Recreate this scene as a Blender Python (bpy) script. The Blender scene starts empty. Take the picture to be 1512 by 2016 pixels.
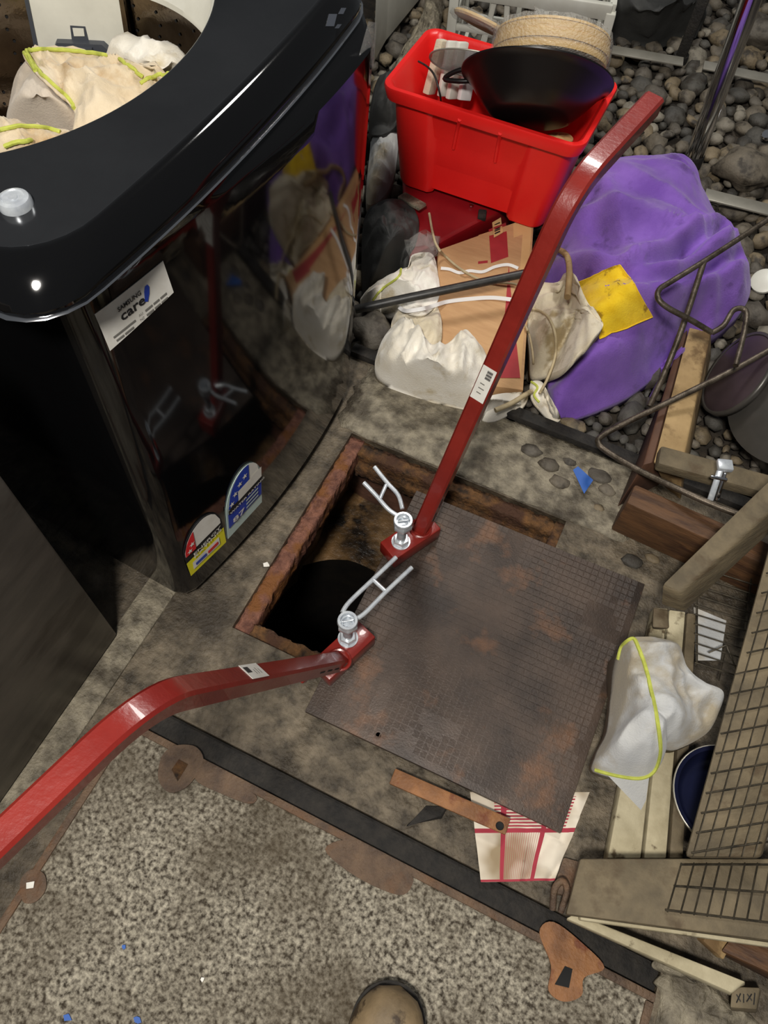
import bpy, bmesh, math, random
from mathutils import Vector, Matrix, noise
from mathutils.bvhtree import BVHTree
random.seed(7)
S = bpy.context.scene
COL = S.collection

# ------------------------------------------------------------------ camera
FPX = 1518.74
RW = Matrix(((0.90283615, 0.42866665, 0.03364201),
             (0.38666316, -0.77516018, -0.49961816),
             (-0.18809169, 0.46408146, -0.86559223)))   # rows: camera right, down, forward in world axes
CAM = Vector((0, 0, 1.5))
cd = bpy.data.cameras.new('camera'); cam = bpy.data.objects.new('camera', cd); COL.objects.link(cam)
cd.sensor_fit = 'HORIZONTAL'; cd.sensor_width = 36; cd.lens = 36 * FPX / 1512
cd.clip_start = 0.02; cd.clip_end = 60
r_, d_, f_ = RW[0], RW[1], RW[2]
cam.matrix_world = Matrix(((r_[0], -d_[0], -f_[0], CAM.x), (r_[1], -d_[1], -f_[1], CAM.y),
                           (r_[2], -d_[2], -f_[2], CAM.z), (0, 0, 0, 1)))
S.camera = cam
# ------------------------------------------------------------------ light
W = bpy.data.worlds.new('world'); S.world = W; W.use_nodes = True
W.node_tree.nodes['Background'].inputs[0].default_value = (0.9, 0.95, 1.0, 1)
W.node_tree.nodes['Background'].inputs[1].default_value = 0.07

def area_light(name, loc, target, size, power, color):
    l = bpy.data.lights.new(name, 'AREA'); l.shape = 'DISK'; l.size = size; l.energy = power; l.color = color
    o = bpy.data.objects.new(name, l); COL.objects.link(o); o.location = loc
    o.rotation_euler = (Vector(target) - Vector(loc)).to_track_quat('-Z', 'Y').to_euler()
    return o
area_light('ceiling_lamp', (-0.1, -0.7, 2.75), (-0.15, 0.8, 0), 0.35, 58, (1.0, 0.95, 0.88))
area_light('ceiling_lamp_far', (-0.35, 2.5, 2.75), (-0.25, 1.9, 0), 0.5, 26, (1.0, 0.97, 0.92))
S.view_settings.view_transform = 'Standard'; S.view_settings.look = 'None'
S.view_settings.gamma = 1; S.view_settings.use_curve_mapping = False
S.view_settings.exposure = 0.5

# ------------------------------------------------------------------ pixel helpers
def ray(px, py):
    return Vector((r_[0], r_[1], r_[2])) * (px - 756) + Vector((d_[0], d_[1], d_[2])) * (py - 1008) + Vector((f_[0], f_[1], f_[2])) * FPX
def P(px, py, z=0.0):
    w = ray(px, py); t = (z - CAM.z) / w.z; return CAM + w * t
def PX(px, py, x):
    w = ray(px, py); return CAM + w * (x / w.x)
def PY(px, py, y):
    w = ray(px, py); return CAM + w * (y / w.y)
def proj(p):
    q = Vector(p) - CAM; x = q.dot(Vector(r_)); y = q.dot(Vector(d_)); z = q.dot(Vector(f_))
    return 756 + FPX * x / z, 1008 + FPX * y / z
def toW(pts): return [p.copy() if isinstance(p, Vector) else P(*p) for p in pts]

# ------------------------------------------------------------------ materials
def lin(c):
    return tuple(((v / 255) / 12.92 if v / 255 <= 0.04045 else ((v / 255 + 0.055) / 1.055) ** 2.4) for v in c) + (1,)
MATS = {}
def mat(name, c1, c2=None, scale=8, rough=0.6, metal=0, bump=0, bscale=None, c3=None, s3=3, t3=(0.5, 0.6), detail=8, spec=0.5, coat=0, sheen=0, ramp=(0.35, 0.65), trans=0, rough2=None, stretch=None):
    if name in MATS: return MATS[name]
    m = bpy.data.materials.new(name); m.use_nodes = True; MATS[name] = m
    nt = m.node_tree; b = nt.nodes['Principled BSDF']; N = nt.nodes.new; L = nt.links.new
    b.inputs['Base Color'].default_value = lin(c1); b.inputs['Roughness'].default_value = rough; b.inputs['Metallic'].default_value = metal
    b.inputs['Specular IOR Level'].default_value = spec; b.inputs['Coat Weight'].default_value = coat
    b.inputs['Sheen Weight'].default_value = sheen; b.inputs['Transmission Weight'].default_value = trans
    geo = N('ShaderNodeNewGeometry'); vec = geo.outputs['Position']
    if stretch:
        mp = N('ShaderNodeMapping'); mp.inputs['Scale'].default_value = stretch; L(vec, mp.inputs[0]); vec = mp.outputs[0]
    def ns(s, d=detail, r=0.6):
        n = N('ShaderNodeTexNoise'); n.inputs['Scale'].default_value = s; n.inputs['Detail'].default_value = d; n.inputs['Roughness'].default_value = r
        L(vec, n.inputs['Vector']); return n.outputs[0]
    col = None
    if c2:
        rp = N('ShaderNodeValToRGB'); rp.color_ramp.elements[0].position = ramp[0]; rp.color_ramp.elements[1].position = ramp[1]
        rp.color_ramp.elements[0].color = lin(c1); rp.color_ramp.elements[1].color = lin(c2)
        L(ns(scale), rp.inputs[0]); col = rp.outputs[0]
    if c3:
        mr = N('ShaderNodeMapRange'); mr.inputs[1].default_value = t3[0]; mr.inputs[2].default_value = t3[1]
        L(ns(s3), mr.inputs[0])
        mx = N('ShaderNodeMix'); mx.data_type = 'RGBA'; mx.inputs[7].default_value = lin(c3)
        if col: L(col, mx.inputs[6])
        else: mx.inputs[6].default_value = lin(c1)
        L(mr.outputs[0], mx.inputs[0]); col = mx.outputs[2]
    if col: L(col, b.inputs['Base Color'])
    if rough2 is not None:
        mr = N('ShaderNodeMapRange'); mr.inputs[1].default_value = 0.35; mr.inputs[2].default_value = 0.65
        mr.inputs[3].default_value = rough; mr.inputs[4].default_value = rough2
        L(ns(scale * 0.7), mr.inputs[0]); L(mr.outputs[0], b.inputs['Roughness'])
    if bump:
        bp = N('ShaderNodeBump'); bp.inputs['Strength'].default_value = min(1, bump); bp.inputs['Distance'].default_value = 0.004 * max(1, bump)
        L(ns(bscale or scale * 4, 6), bp.inputs['Height']); L(bp.outputs[0], b.inputs['Normal'])
    return m

M_floor = mat('concrete', (58, 51, 40), (124, 112, 93), 24, 0.6, bump=1.6, bscale=95, c3=(50, 42, 31), s3=4.0, t3=(0.46, 0.68), rough2=0.32)
M_ledge = mat('concrete_pale', (88, 81, 68), (150, 141, 121), 30, 0.66, bump=1.8, bscale=80, c3=(62, 54, 42), s3=8, t3=(0.5, 0.66), rough2=.4)
M_slab = mat('aggregate_concrete', (66, 58, 47), (212, 203, 182), 120, 0.55, bump=2.4, bscale=150, c3=(90, 79, 62), s3=4, t3=(0.42, 0.7), detail=10, ramp=(0.37, 0.67), rough2=0.34)
M_rustframe = mat('rust_frame', (44, 30, 17), (122, 84, 44), 40, 0.7, bump=2.5, bscale=110, c3=(74, 46, 28), s3=14, t3=(0.46, 0.6))
M_ruststeel = mat('rust_steel', (80, 64, 52), (112, 90, 70), 26, 0.55, bump=1.2, bscale=140, c3=(112, 76, 46), s3=6, t3=(0.52, 0.64))
M_rustorange = mat('rust_orange', (112, 74, 44), (150, 102, 60), 18, 0.6, bump=0.8, bscale=100, c3=(110, 60, 32), s3=14, t3=(0.52, 0.6))
M_pit = mat('pit_wall', (54, 40, 24), (128, 98, 62), 9, 0.55, bump=2.2, bscale=26, c3=(24, 18, 12), s3=6, t3=(0.5, 0.6), rough2=0.3)
M_pitred = mat('pit_iron', (58, 38, 30), (104, 72, 58), 9, 0.5, bump=1.0, bscale=40)
M_shaftshade = mat('shaft_shade', (14, 12, 10), (24, 20, 15), 20, 0.5)  # near-black colour standing in for the darkness down the sump shaft
M_black = mat('black_void', (6, 6, 6), rough=0.8)
M_plate = mat('cover_iron', (50, 42, 37), (84, 70, 60), 7, 0.5, metal=0.2, bump=0.35, bscale=240, c3=(122, 86, 60), s3=8, t3=(0.56, 0.74), rough2=0.36)
M_rubber = mat('rubber_black', (20, 18, 16), (42, 38, 33), 40, 0.8, bump=0.8, bscale=120)
M_redpaint = mat('red_oxide_paint', (118, 30, 24), (134, 38, 30), 12, 0.3, bump=0.15, bscale=90, coat=0.25)
M_zinc = mat('zinc', (222, 228, 232), (190, 196, 204), 60, 0.25, metal=0.45)
M_label = mat('paper_label', (228, 226, 218), (214, 210, 200), 30, 0.5)
M_ink = mat('ink', (28, 28, 30), rough=0.6)
M_inkgrey = mat('ink_grey', (120, 118, 112), rough=0.6)
M_mblack = mat('machine_black', (9, 9, 10), rough=0.07, spec=0.5)
M_mdeck = mat('machine_deck', (22, 23, 25), (32, 33, 35), 3, 0.16, spec=0.5)
M_mside = mat('machine_side', (20, 20, 19), (38, 36, 32), 6, 0.35)
M_chrome = mat('chrome', (225, 225, 228), rough=0.12, metal=1)
M_drum = mat('drum_steel', (150, 140, 128), (110, 100, 90), 10, 0.16, metal=1, bump=0.5, bscale=14)
M_white = mat('white_plastic', (222, 221, 210), (206, 205, 194), 10, 0.42)
M_greyplastic = mat('grey_plastic', (66, 70, 78), rough=0.4)
M_cab = mat('cabinet_metal', (88, 84, 78), (112, 106, 98), 5, 0.4, metal=0.35, bump=0.1, c3=(70, 64, 58), s3=3, stretch=(1, 1, 3))
def cloth(n, a, b, c3=None, s=7, **k): return mat(n, a, b, s, 0.9, bump=0.35, bscale=260, c3=c3, sheen=0.2, spec=0.2, **k)
M_tan = cloth('tan_cloth', (196, 178, 148), (224, 208, 180), c3=(178, 150, 110), s3=9, t3=(0.54, 0.66))
M_tangrey = cloth('tan_grey_cloth', (188, 174, 156), (204, 192, 176))
M_whitec = cloth('white_cloth', (216, 208, 190), (236, 232, 222), c3=(190, 174, 140), s3=10, t3=(0.55, 0.68))
M_cream = cloth('cream_cloth', (196, 182, 152), (222, 212, 190), c3=(160, 142, 106), s3=12, t3=(0.56, 0.66))
M_voile = cloth('pale_cloth', (176, 178, 180), (198, 198, 194), c3=(160, 150, 130), s3=5, t3=(0.48, 0.58))
M_lime = mat('lime_thread', (192, 198, 88), (172, 180, 74), 80, 0.8)
M_purple = cloth('purple_cloth', (110, 74, 160), (136, 98, 188), c3=(84, 56, 120), s3=11, t3=(0.55, 0.68))
M_yellow = cloth('yellow_cloth', (216, 176, 22), (232, 196, 40), c3=(150, 116, 22), s3=26, t3=(0.58, 0.66), s=30)
M_carton = mat('cardboard', (180, 140, 98), (194, 154, 110), 10, 0.8, bump=0.2, bscale=60, stretch=(1, 6, 1))
M_cartonlight = mat('cardboard_light', (206, 168, 116), (196, 154, 102), 10, 0.8)
M_cartonred = mat('carton_red_print', (168, 44, 50), (150, 36, 42), 14, 0.7)
M_redtub = mat('red_tub_plastic', (232, 34, 30), (222, 28, 26), 6, 0.36, bump=0.1, bscale=200)
M_redcase = mat('red_case', (140, 16, 24), (120, 12, 20), 6, 0.4)
M_wok = mat('wok_black', (20, 17, 17), rough=0.34)
M_bamboo = mat('bamboo', (206, 164, 92), (226, 190, 120), 10, 0.5, stretch=(1, 1, 22))
M_wood = mat('timber_grey', (86, 76, 58), (116, 103, 79), 10, 0.75, bump=0.5, bscale=50, c3=(84, 70, 50), s3=9, t3=(0.55, 0.66), stretch=(1.5, 1.5, 6))
M_woodpale = mat('timber_pale', (156, 145, 116), (190, 180, 150), 12, 0.75, bump=0.5, bscale=50, c3=(84, 70, 46), s3=20, t3=(0.58, 0.66))
M_woodbrown = mat('timber_brown', (72, 48, 28), (100, 68, 40), 9, 0.65, bump=0.5, bscale=40, c3=(60, 36, 20), s3=8, t3=(0.52, 0.64), stretch=(1, 5, 5))
M_woodred = mat('timber_redbrown', (66, 42, 30), (90, 60, 42), 9, 0.7, bump=0.4, bscale=40)
M_woodtan = mat('timber_tan', (148, 122, 82), (176, 148, 104), 10, 0.75, bump=0.5, bscale=40, c3=(110, 86, 54), s3=12)
M_wire = mat('wire_dark', (52, 48, 40), (88, 80, 66), 50, 0.55, metal=0.6)
M_rod = mat('rod_steel', (66, 58, 48), (110, 100, 88), 40, 0.45, metal=0.7, bump=0.3, bscale=120)
M_blackpipe = mat('black_pipe', (26, 26, 26), (52, 50, 46), 40, 0.45)
M_cord = mat('cord_cream', (164, 148, 114), (186, 170, 136), 40, 0.7)
M_strap = mat('strap_white', (226, 224, 222), rough=0.6)
M_darkgrey = mat('dark_bag', (36, 37, 36), (54, 54, 52), 6, 0.7, bump=0.6, bscale=18)
M_pot = mat('pot_grey', (70, 68, 64), (84, 80, 76), 8, 0.35, metal=0.3)
M_lid = mat('lid_purple_grey', (56, 46, 50), (70, 58, 62), 8, 0.4)
M_navy = mat('navy_enamel', (14, 18, 40), (20, 24, 50), 8, 0.35)
M_steelflat = mat('flat_steel', (150, 146, 134), (172, 168, 156), 10, 0.4, metal=0.5)
M_boot = mat('boot_leather', (104, 88, 64), (138, 118, 88), 14, 0.6, bump=0.3, bscale=90, c3=(60, 46, 30), s3=18, t3=(0.54, 0.6))
M_blue = mat('blue_tape', (40, 90, 170), rough=0.6)
M_crate = mat('crate_white', (206, 206, 196), (190, 188, 176), 8, 0.45)
M_soil = mat('soil', (30, 26, 21), (58, 50, 40), 22, 0.9, bump=1.5, bscale=60)
M_bluelab = mat('label_blue', (36, 66, 168), rough=0.4)
M_yellab = mat('label_yellow', (222, 214, 40), rough=0.4)
M_redlab = mat('label_red', (206, 40, 46), rough=0.4)
M_palelab = mat('label_pale', (186, 206, 200), rough=0.4)
def stone_mat(n, a, b): return mat(n, a, b, 18, 0.66, bump=0.8, bscale=70, c3=(52, 46, 38), s3=22, t3=(.5, .64))
M_st = [stone_mat('stone_a', (86, 79, 68), (112, 103, 88)), stone_mat('stone_b', (74, 68, 60), (96, 90, 80)),
        stone_mat('stone_c', (104, 91, 70), (130, 116, 92)), stone_mat('stone_d', (58, 56, 52), (80, 77, 70)),
        stone_mat('stone_e', (112, 106, 94), (138, 131, 117))]

def film_mat(name, color, alpha, rough=0.12):
    m = bpy.data.materials.new(name); m.use_nodes = True; nt = m.node_tree
    b = nt.nodes['Principled BSDF']; b.inputs['Base Color'].default_value = lin(color); b.inputs['Roughness'].default_value = rough
    b.inputs['Alpha'].default_value = alpha; b.inputs['Specular IOR Level'].default_value = 0.9
    n = nt.nodes.new('ShaderNodeTexNoise'); n.inputs['Scale'].default_value = 40; bp = nt.nodes.new('ShaderNodeBump')
    bp.inputs['Distance'].default_value = 0.01; nt.links.new(n.outputs[0], bp.inputs['Height']); nt.links.new(bp.outputs[0], b.inputs['Normal'])
    return m
M_film = film_mat('clear_film', (220, 220, 215), 0.28)
M_glasslid = film_mat('smoked_glass', (150, 152, 155), 0.55)
M_frost = film_mat('frosted_sheet', (190, 192, 196), 0.9, 0.5)

# ------------------------------------------------------------------ object helpers
def tag(o, label=None, cat=None, group=None, kind=None):
    if label: o['label'] = label
    if cat: o['category'] = cat
    if group: o['group'] = group
    if kind: o['kind'] = kind
    return o
def thing(name, loc, label, cat, group=None):
    e = bpy.data.objects.new(name, None); COL.objects.link(e); e.location = loc; e.empty_display_size = 0.05
    return tag(e, label, cat, group)
def wloc(o):
    v = Vector(o.location)
    while o.parent: o = o.parent; v += Vector(o.location)
    return v
def mk(name, verts, faces, m, parent=None, smooth=True, label=None, cat=None, group=None, kind=None, uvs=None, sharp=None):
    vs = [Vector(v) for v in verts]
    lo = Vector((min(v.x for v in vs), min(v.y for v in vs), min(v.z for v in vs)))
    hi = Vector((max(v.x for v in vs), max(v.y for v in vs), max(v.z for v in vs)))
    c = (lo + hi) / 2
    me = bpy.data.meshes.new(name); me.from_pydata([v - c for v in vs], [], faces); me.validate()
    if smooth:
        for p in me.polygons: p.use_smooth = True
        if sharp: me.set_sharp_from_angle(angle=math.radians(sharp))
    ms = m if isinstance(m, (list, tuple)) else [m]
    for x in ms: me.materials.append(x)
    if uvs:
        ul = me.uv_layers.new(name='UVMap')
        for lp in me.loops: ul.data[lp.index].uv = uvs[lp.vertex_index]
    o = bpy.data.objects.new(name, me); COL.objects.link(o)
    if parent: o.parent = parent; o.location = c - wloc(parent)
    else: o.location = c
    return tag(o, label, cat, group, kind)
def mkbm(name, bm, m, parent=None, smooth=True, sharp=35, **k):
    bmesh.ops.recalc_face_normals(bm, faces=bm.faces)
    bm.verts.ensure_lookup_table(); bm.verts.index_update()
    v = [x.co.copy() for x in bm.verts]; f = [[q.index for q in fc.verts] for fc in bm.faces]; bm.free()
    return mk(name, v, f, m, parent, smooth, sharp=sharp, **k)
def merge(*parts):
    V, F = [], []
    for v, f in parts:
        n = len(V); V += list(v); F += [[i + n for i in q] for q in f]
    return V, F
HEXF = [(0, 3, 2, 1), (4, 5, 6, 7), (0, 1, 5, 4), (1, 2, 6, 5), (2, 3, 7, 6), (3, 0, 4, 7)]
def hexa(name, c8, m, parent=None, bevel=0.003, segs=2, **k):
    bm = bmesh.new(); vs = [bm.verts.new(v) for v in c8]
    for f in HEXF: bm.faces.new([vs[i] for i in f])
    bmesh.ops.recalc_face_normals(bm, faces=bm.faces)
    if bevel: bmesh.ops.bevel(bm, geom=list(bm.edges), offset=bevel, segments=segs, profile=0.5, affect='EDGES')
    return mkbm(name, bm, m, parent, **k)
def prism(q, z0, z1):  # q: four points, bottom/top heights
    return [Vector((p[0], p[1], z0)) for p in q] + [Vector((p[0], p[1], z1)) for p in q]
def beam8(p0, p1, w, h, up=(0, 0, 1)):
    p0, p1 = Vector(p0), Vector(p1); a = (p1 - p0).normalized(); s = a.cross(Vector(up)).normalized(); u = s.cross(a).normalized()
    o = []
    for vv in (-h / 2, h / 2):
        for e, sg in ((p0, -1), (p0, 1), (p1, 1), (p1, -1)): o.append(e + s * sg * w / 2 + u * vv)
    return o
def beam(name, p0, p1, w, h, m, parent=None, up=(0, 0, 1), bevel=0.003, **k):
    return hexa(name, beam8(p0, p1, w, h, up), m, parent, bevel, **k)
def spline(pts, n=8, closed=False):
    pts = [Vector(p) for p in pts]; out = []; L = len(pts)
    for i in range(L if closed else L - 1):
        g = lambda j: pts[j % L] if closed else pts[max(0, min(L - 1, j))]
        a, b, c, d = g(i - 1), g(i), g(i + 1), g(i + 2)
        for k in range(n):
            t = k / n
            out.append(0.5 * ((2 * b) + (c - a) * t + (2 * a - 5 * b + 4 * c - d) * t * t + (3 * b - a - 3 * c + d) * t ** 3))
    if not closed: out.append(pts[-1])
    return out
def tube_vf(path, r, n=8, closed=False, sq=None, roll=None):
    path = [Vector(p) for p in path]; L = len(path); V, F = [], []
    ref = Vector(roll) if roll else Vector((0.13, 0.31, 0.94)); prev = None
    for i, p in enumerate(path):
        a = path[(i - 1) % L] if (closed or i > 0) else p; b = path[(i + 1) % L] if (closed or i < L - 1) else p
        t = (b - a)
        t = t.normalized() if t.length > 1e-9 else Vector((0, 0, 1))
        if prev is None:
            s = t.cross(ref)
            if s.length < 1e-3: s = t.cross(Vector((1, 0, 0)))
            s.normalize()
        else:
            s = prev - t * prev.dot(t); s.normalize()
        prev = s; u = t.cross(s); rr = r[i] if isinstance(r, (list, tuple)) else r
        if sq:
            w, h, c = sq
            prof = [(w - c, h), (w, h - c), (w, -h + c), (w - c, -h), (-w + c, -h), (-w, -h + c), (-w, h - c), (-w + c, h)]
            V += [p + s * x + u * y for x, y in prof]
        else:
            V += [p + (s * math.cos(2 * math.pi * k / n) + u * math.sin(2 * math.pi * k / n)) * rr for k in range(n)]
    if sq: n = 8
    for i in range(L if closed else L - 1):
        j = (i + 1) % L
        for k in range(n): F.append((i * n + k, i * n + (k + 1) % n, j * n + (k + 1) % n, j * n + k))
    if not closed: F.append(tuple(range(n - 1, -1, -1))); F.append(tuple((L - 1) * n + k for k in range(n)))
    return V, F
def tube(name, path, r, m, parent=None, n=8, closed=False, **k):
    v, f = tube_vf(path, r, n, closed); return mk(name, v, f, m, parent, sharp=50, **k)
def lathe_vf(prof, c, axis=(0, 0, 1), n=40, xref=(1, 0, 0)):
    a = Vector(axis).normalized(); x = Vector(xref); x = (x - a * x.dot(a)).normalized(); y = a.cross(x); c = Vector(c)
    V, F = [], []
    for r, h in prof:
        for k in range(n):
            t = 2 * math.pi * k / n; V.append(c + a * h + (x * math.cos(t) + y * math.sin(t)) * max(r, 1e-4))
    for i in range(len(prof) - 1):
        for k in range(n): F.append((i * n + k, i * n + (k + 1) % n, (i + 1) * n + (k + 1) % n, (i + 1) * n + k))
    return V, F
def lathe(name, prof, c, m, parent=None, axis=(0, 0, 1), n=40, **k):
    v, f = lathe_vf(prof, c, axis, n); k.setdefault('sharp', 40); return mk(name, v, f, m, parent, **k)
def fbm(p, s, o=3): return noise.fractal(Vector(p) * s, 0.9, 2.0, o)
def ridge(p, s): return 1 - abs(noise.noise(Vector(p) * s)) * 2
def full_bvh(objs):
    V, F = [], []
    for o in objs:
        for x in [o] + [c for c in o.children] + [g for c in o.children for g in c.children]:
            if x.type != 'MESH' or x.name.startswith('pebble'): continue
            w = wloc(x); n = len(V); V += [v.co + w for v in x.data.vertices]; F += [[i + n for i in p.vertices] for p in x.data.polygons]
    return BVHTree.FromPolygons(V, F) if V else None
def support(tree, x, y, base, rad=0.004, top=1.4):
    h = base
    for dx, dy in ((0, 0), (rad, 0), (-rad, 0), (0, rad), (0, -rad)):
        r = tree.ray_cast(Vector((x + dx, y + dy, top)), Vector((0, 0, -1)))
        if r[0] is not None and r[0].z > h: h = r[0].z
    return h
def settle(q, tree, gap, base=-1.0, rad=0.004, win=0.09):
    # lift a point onto what lies under it, keeping it on its own line of sight
    z0 = q.z
    for _ in range(8):
        h = support(tree, q.x, q.y, base, rad, z0 + win)   # ignore whatever hangs well above
        if q.z >= h + gap: return q
        px, py = proj(q); q = P(px, py, h + gap + .0005)
    return q
def seg_d(p, a, b):
    ax_, ay_ = b.x - a.x, b.y - a.y; t = ((p.x - a.x) * ax_ + (p.y - a.y) * ay_) / (ax_ * ax_ + ay_ * ay_ + 1e-9); t = max(0, min(1, t))
    return math.hypot(p.x - a.x - ax_ * t, p.y - a.y - ay_ * t)
# soft lump of cloth: outline (px,py,z) around centre (px,py,z), closed underneath
def lump(name, outline, center, m, base=0.0, fold=0.02, fs=9, p=2.2, rings=22, sub=7, seed=0, parent=None, plump=0.0, drop=True, fdir=None, clip=None, hf=1.0, creases=(), over=(), gap=.007, win=.09, thick=None, **k):
    ow = spline(toW(outline), sub, True); c = toW([center])[0]; L = len(ow); V, F = [], []
    off = Vector((seed * 3.7, seed * 1.3, seed * 2.1)); CR = [(toW(cp_), dep, wid) for cp_, dep, wid in creases]; UT = full_bvh(over) if over else None
    for i in range(rings + 1):
        t = i / rings; rr = math.sin(t * math.pi / 2) ** 0.9
        for o in ow:
            q = c + (o - c) * rr
            q.z = c.z + (o.z - c.z) * rr ** p
            s = Vector((q.x, q.y, q.z * 0.4)) + off
            if fdir:
                s = Vector((s.x * fdir[0], s.y * fdir[1], s.z))
            w = Vector((noise.noise(s * 5), noise.noise(s * 5 + Vector((9, 2, 4))), 0)) * 0.05
            h = ridge(s + w, fs) * 0.6 + ridge(s * 1.0 + w * 2 + Vector((3, 1, 7)), fs * 2.3) * 0.38 * hf + ridge(s + w, fs * 5) * 0.17 * hf - 0.5
            e = min(1, (1 - rr) * 5 + 0.25)
            for (cp_, dep, wid) in CR:
                dd = min(seg_d(q, a_, b_) for a_, b_ in zip(cp_, cp_[1:])) / wid
                q.z += dep * (-math.exp(-dd * dd) + 0.75 * math.exp(-(dd - 1.9) ** 2 / 0.9))
            q.z += h * fold * e + plump * (1 - rr ** 2)
            q.z = max(q.z, base + 0.002)
            if UT: q = settle(q, UT, gap, win=win)
            if clip:
                q = clip(q)
                if UT: q.z = max(q.z, support(UT, q.x, q.y, -1, top=q.z + win) + gap)
            V.append(q)
    for i in range(rings):
        for j in range(L): F.append((i * L + j, i * L + (j + 1) % L, (i + 1) * L + (j + 1) % L, (i + 1) * L + j))
    n = len(V)
    # underside follows what the cloth lies on
    for q in V[:n]:
        h = support(UT, q.x, q.y, base, top=q.z) + .002 if UT else base + .001
        V.append(Vector((q.x, q.y, min(max(h, base + .001, q.z - thick if thick else -9), q.z - .0015))))
    for i in range(rings):
        for j in range(L): F.append((n + i * L + j, n + (i + 1) * L + j, n + (i + 1) * L + (j + 1) % L, n + i * L + (j + 1) % L))
    for j in range(L): F.append((rings * L + j, rings * L + (j + 1) % L, n + rings * L + (j + 1) % L, n + rings * L + j))
    bm = bmesh.new(); vs = [bm.verts.new(v) for v in V]
    for f in F:
        try: bm.faces.new([vs[i] for i in f])
        except ValueError: pass
    bmesh.ops.remove_doubles(bm, verts=bm.verts, dist=0.0004)
    return mkbm(name, bm, m, parent, sharp=None, **k)
# patch over a quad of (px,py,z) corners with uv
def patch_pts(quad, nu, nv, fn=None):
    a, b, c, d = quad; G = []
    for j in range(nv + 1):
        for i in range(nu + 1):
            u, v = i / nu, j / nv
            q = (a * (1 - u) + b * u) * (1 - v) + (d * (1 - u) + c * u) * v
            G.append(fn(q, u, v) if fn else q)
    return G
def sheet(name, G, nu, nv, m, thick=0.002, parent=None, nrm=None, **k):
    V = list(G); n = len(V); F = []; uv = [(i / nu, j / nv) for j in range(nv + 1) for i in range(nu + 1)]
    def gid(i, j): return j * (nu + 1) + i
    nn = []
    for j in range(nv + 1):
        for i in range(nu + 1):
            e1 = V[gid(min(nu, i + 1), j)] - V[gid(max(0, i - 1), j)]; e2 = V[gid(i, min(nv, j + 1))] - V[gid(i, max(0, j - 1))]
            x = e1.cross(e2); x = x.normalized() if x.length > 1e-12 else Vector((0, 0, 1))
            if x.dot(CAM - V[gid(i, j)]) < 0: x = -x
            nn.append(x)
    W2 = [V[i] - nn[i] * thick for i in range(n)]; V = V + W2
    for j in range(nv):
        for i in range(nu):
            q = (gid(i, j), gid(i + 1, j), gid(i + 1, j + 1), gid(i, j + 1)); F.append(q); F.append(tuple(x + n for x in reversed(q)))
    ring = [gid(i, 0) for i in range(nu)] + [gid(nu, j) for j in range(nv)] + [gid(i, nv) for i in range(nu, 0, -1)] + [gid(0, j) for j in range(nv, 0, -1)]
    for a, b in zip(ring, ring[1:] + ring[:1]): F.append((a, b, b + n, a + n))
    o = mk(name, V, F, m, parent, uvs=uv + uv, sharp=60, **k)
    bm = bmesh.new(); bm.from_mesh(o.data); bmesh.ops.recalc_face_normals(bm, faces=bm.faces); bm.to_mesh(o.data); bm.free()
    return o
def bvh(*objs):
    V, F = [], []
    for o in objs:
        w = wloc(o); n = len(V); V += [v.co + w for v in o.data.vertices]; F += [[i + n for i in p.vertices] for p in o.data.polygons]
    return BVHTree.FromPolygons(V, F)
def hit(tree, px, py, off=0.003, z=0.1, near=False):
    w = ray(px, py).normalized(); h = tree.ray_cast(CAM, w)
    if h[0] is None:
        h = tree.find_nearest(P(px, py, z)) if near else None
        if h is None: return P(px, py, z)
    n = h[1] if h[1].dot(w) < 0 else -h[1]
    return h[0] + n * off
def ribbon(name, path, width, m, thick=0.0015, parent=None, side=None, **k):
    path = [Vector(p) for p in path]; G = []
    for i, p in enumerate(path):
        t = path[min(i + 1, len(path) - 1)] - path[max(0, i - 1)]; v = (CAM - p).normalized()
        s = (Vector(side) if side else t.cross(v)).normalized() * width / 2
        G += [p - s, p + s]
    return sheet(name, G, 1, len(path) - 1, m, thick, parent, **k)
def text(name, s, origin, right, up, size, m, parent, bold=False, align='LEFT', fit=None, out=0.0008, snap=None):
    cu = bpy.data.curves.new(name, 'FONT'); cu.body = s; cu.size = 1; cu.align_x = align; cu.resolution_u = 2
    if bold: cu.offset = 0.02
    tmp = bpy.data.objects.new('tmp_text', cu); COL.objects.link(tmp)
    dg = bpy.context.evaluated_depsgraph_get(); me = bpy.data.meshes.new_from_object(tmp.evaluated_get(dg))
    bpy.data.objects.remove(tmp); bpy.data.curves.remove(cu)
    vs = [v.co.copy() for v in me.vertices]; fs = [list(p.vertices) for p in me.polygons]; bpy.data.meshes.remove(me)
    if not vs: return None
    w = max(v.x for v in vs) - min(v.x for v in vs); sx = size if not fit else fit / w
    r, u = Vector(right).normalized(), Vector(up).normalized(); n = r.cross(u).normalized()
    pts = [Vector(origin) + r * v.x * sx + u * v.y * size + n * out for v in vs]
    if snap:
        tree, off = snap; q2 = []
        for p in pts:
            h = tree.find_nearest(p); nn = h[1] if h[1].x > 0 else -h[1]; q2.append(h[0] + nn * off)
        pts = q2
    return mk(name, pts, fs, m, parent, smooth=False)

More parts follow.
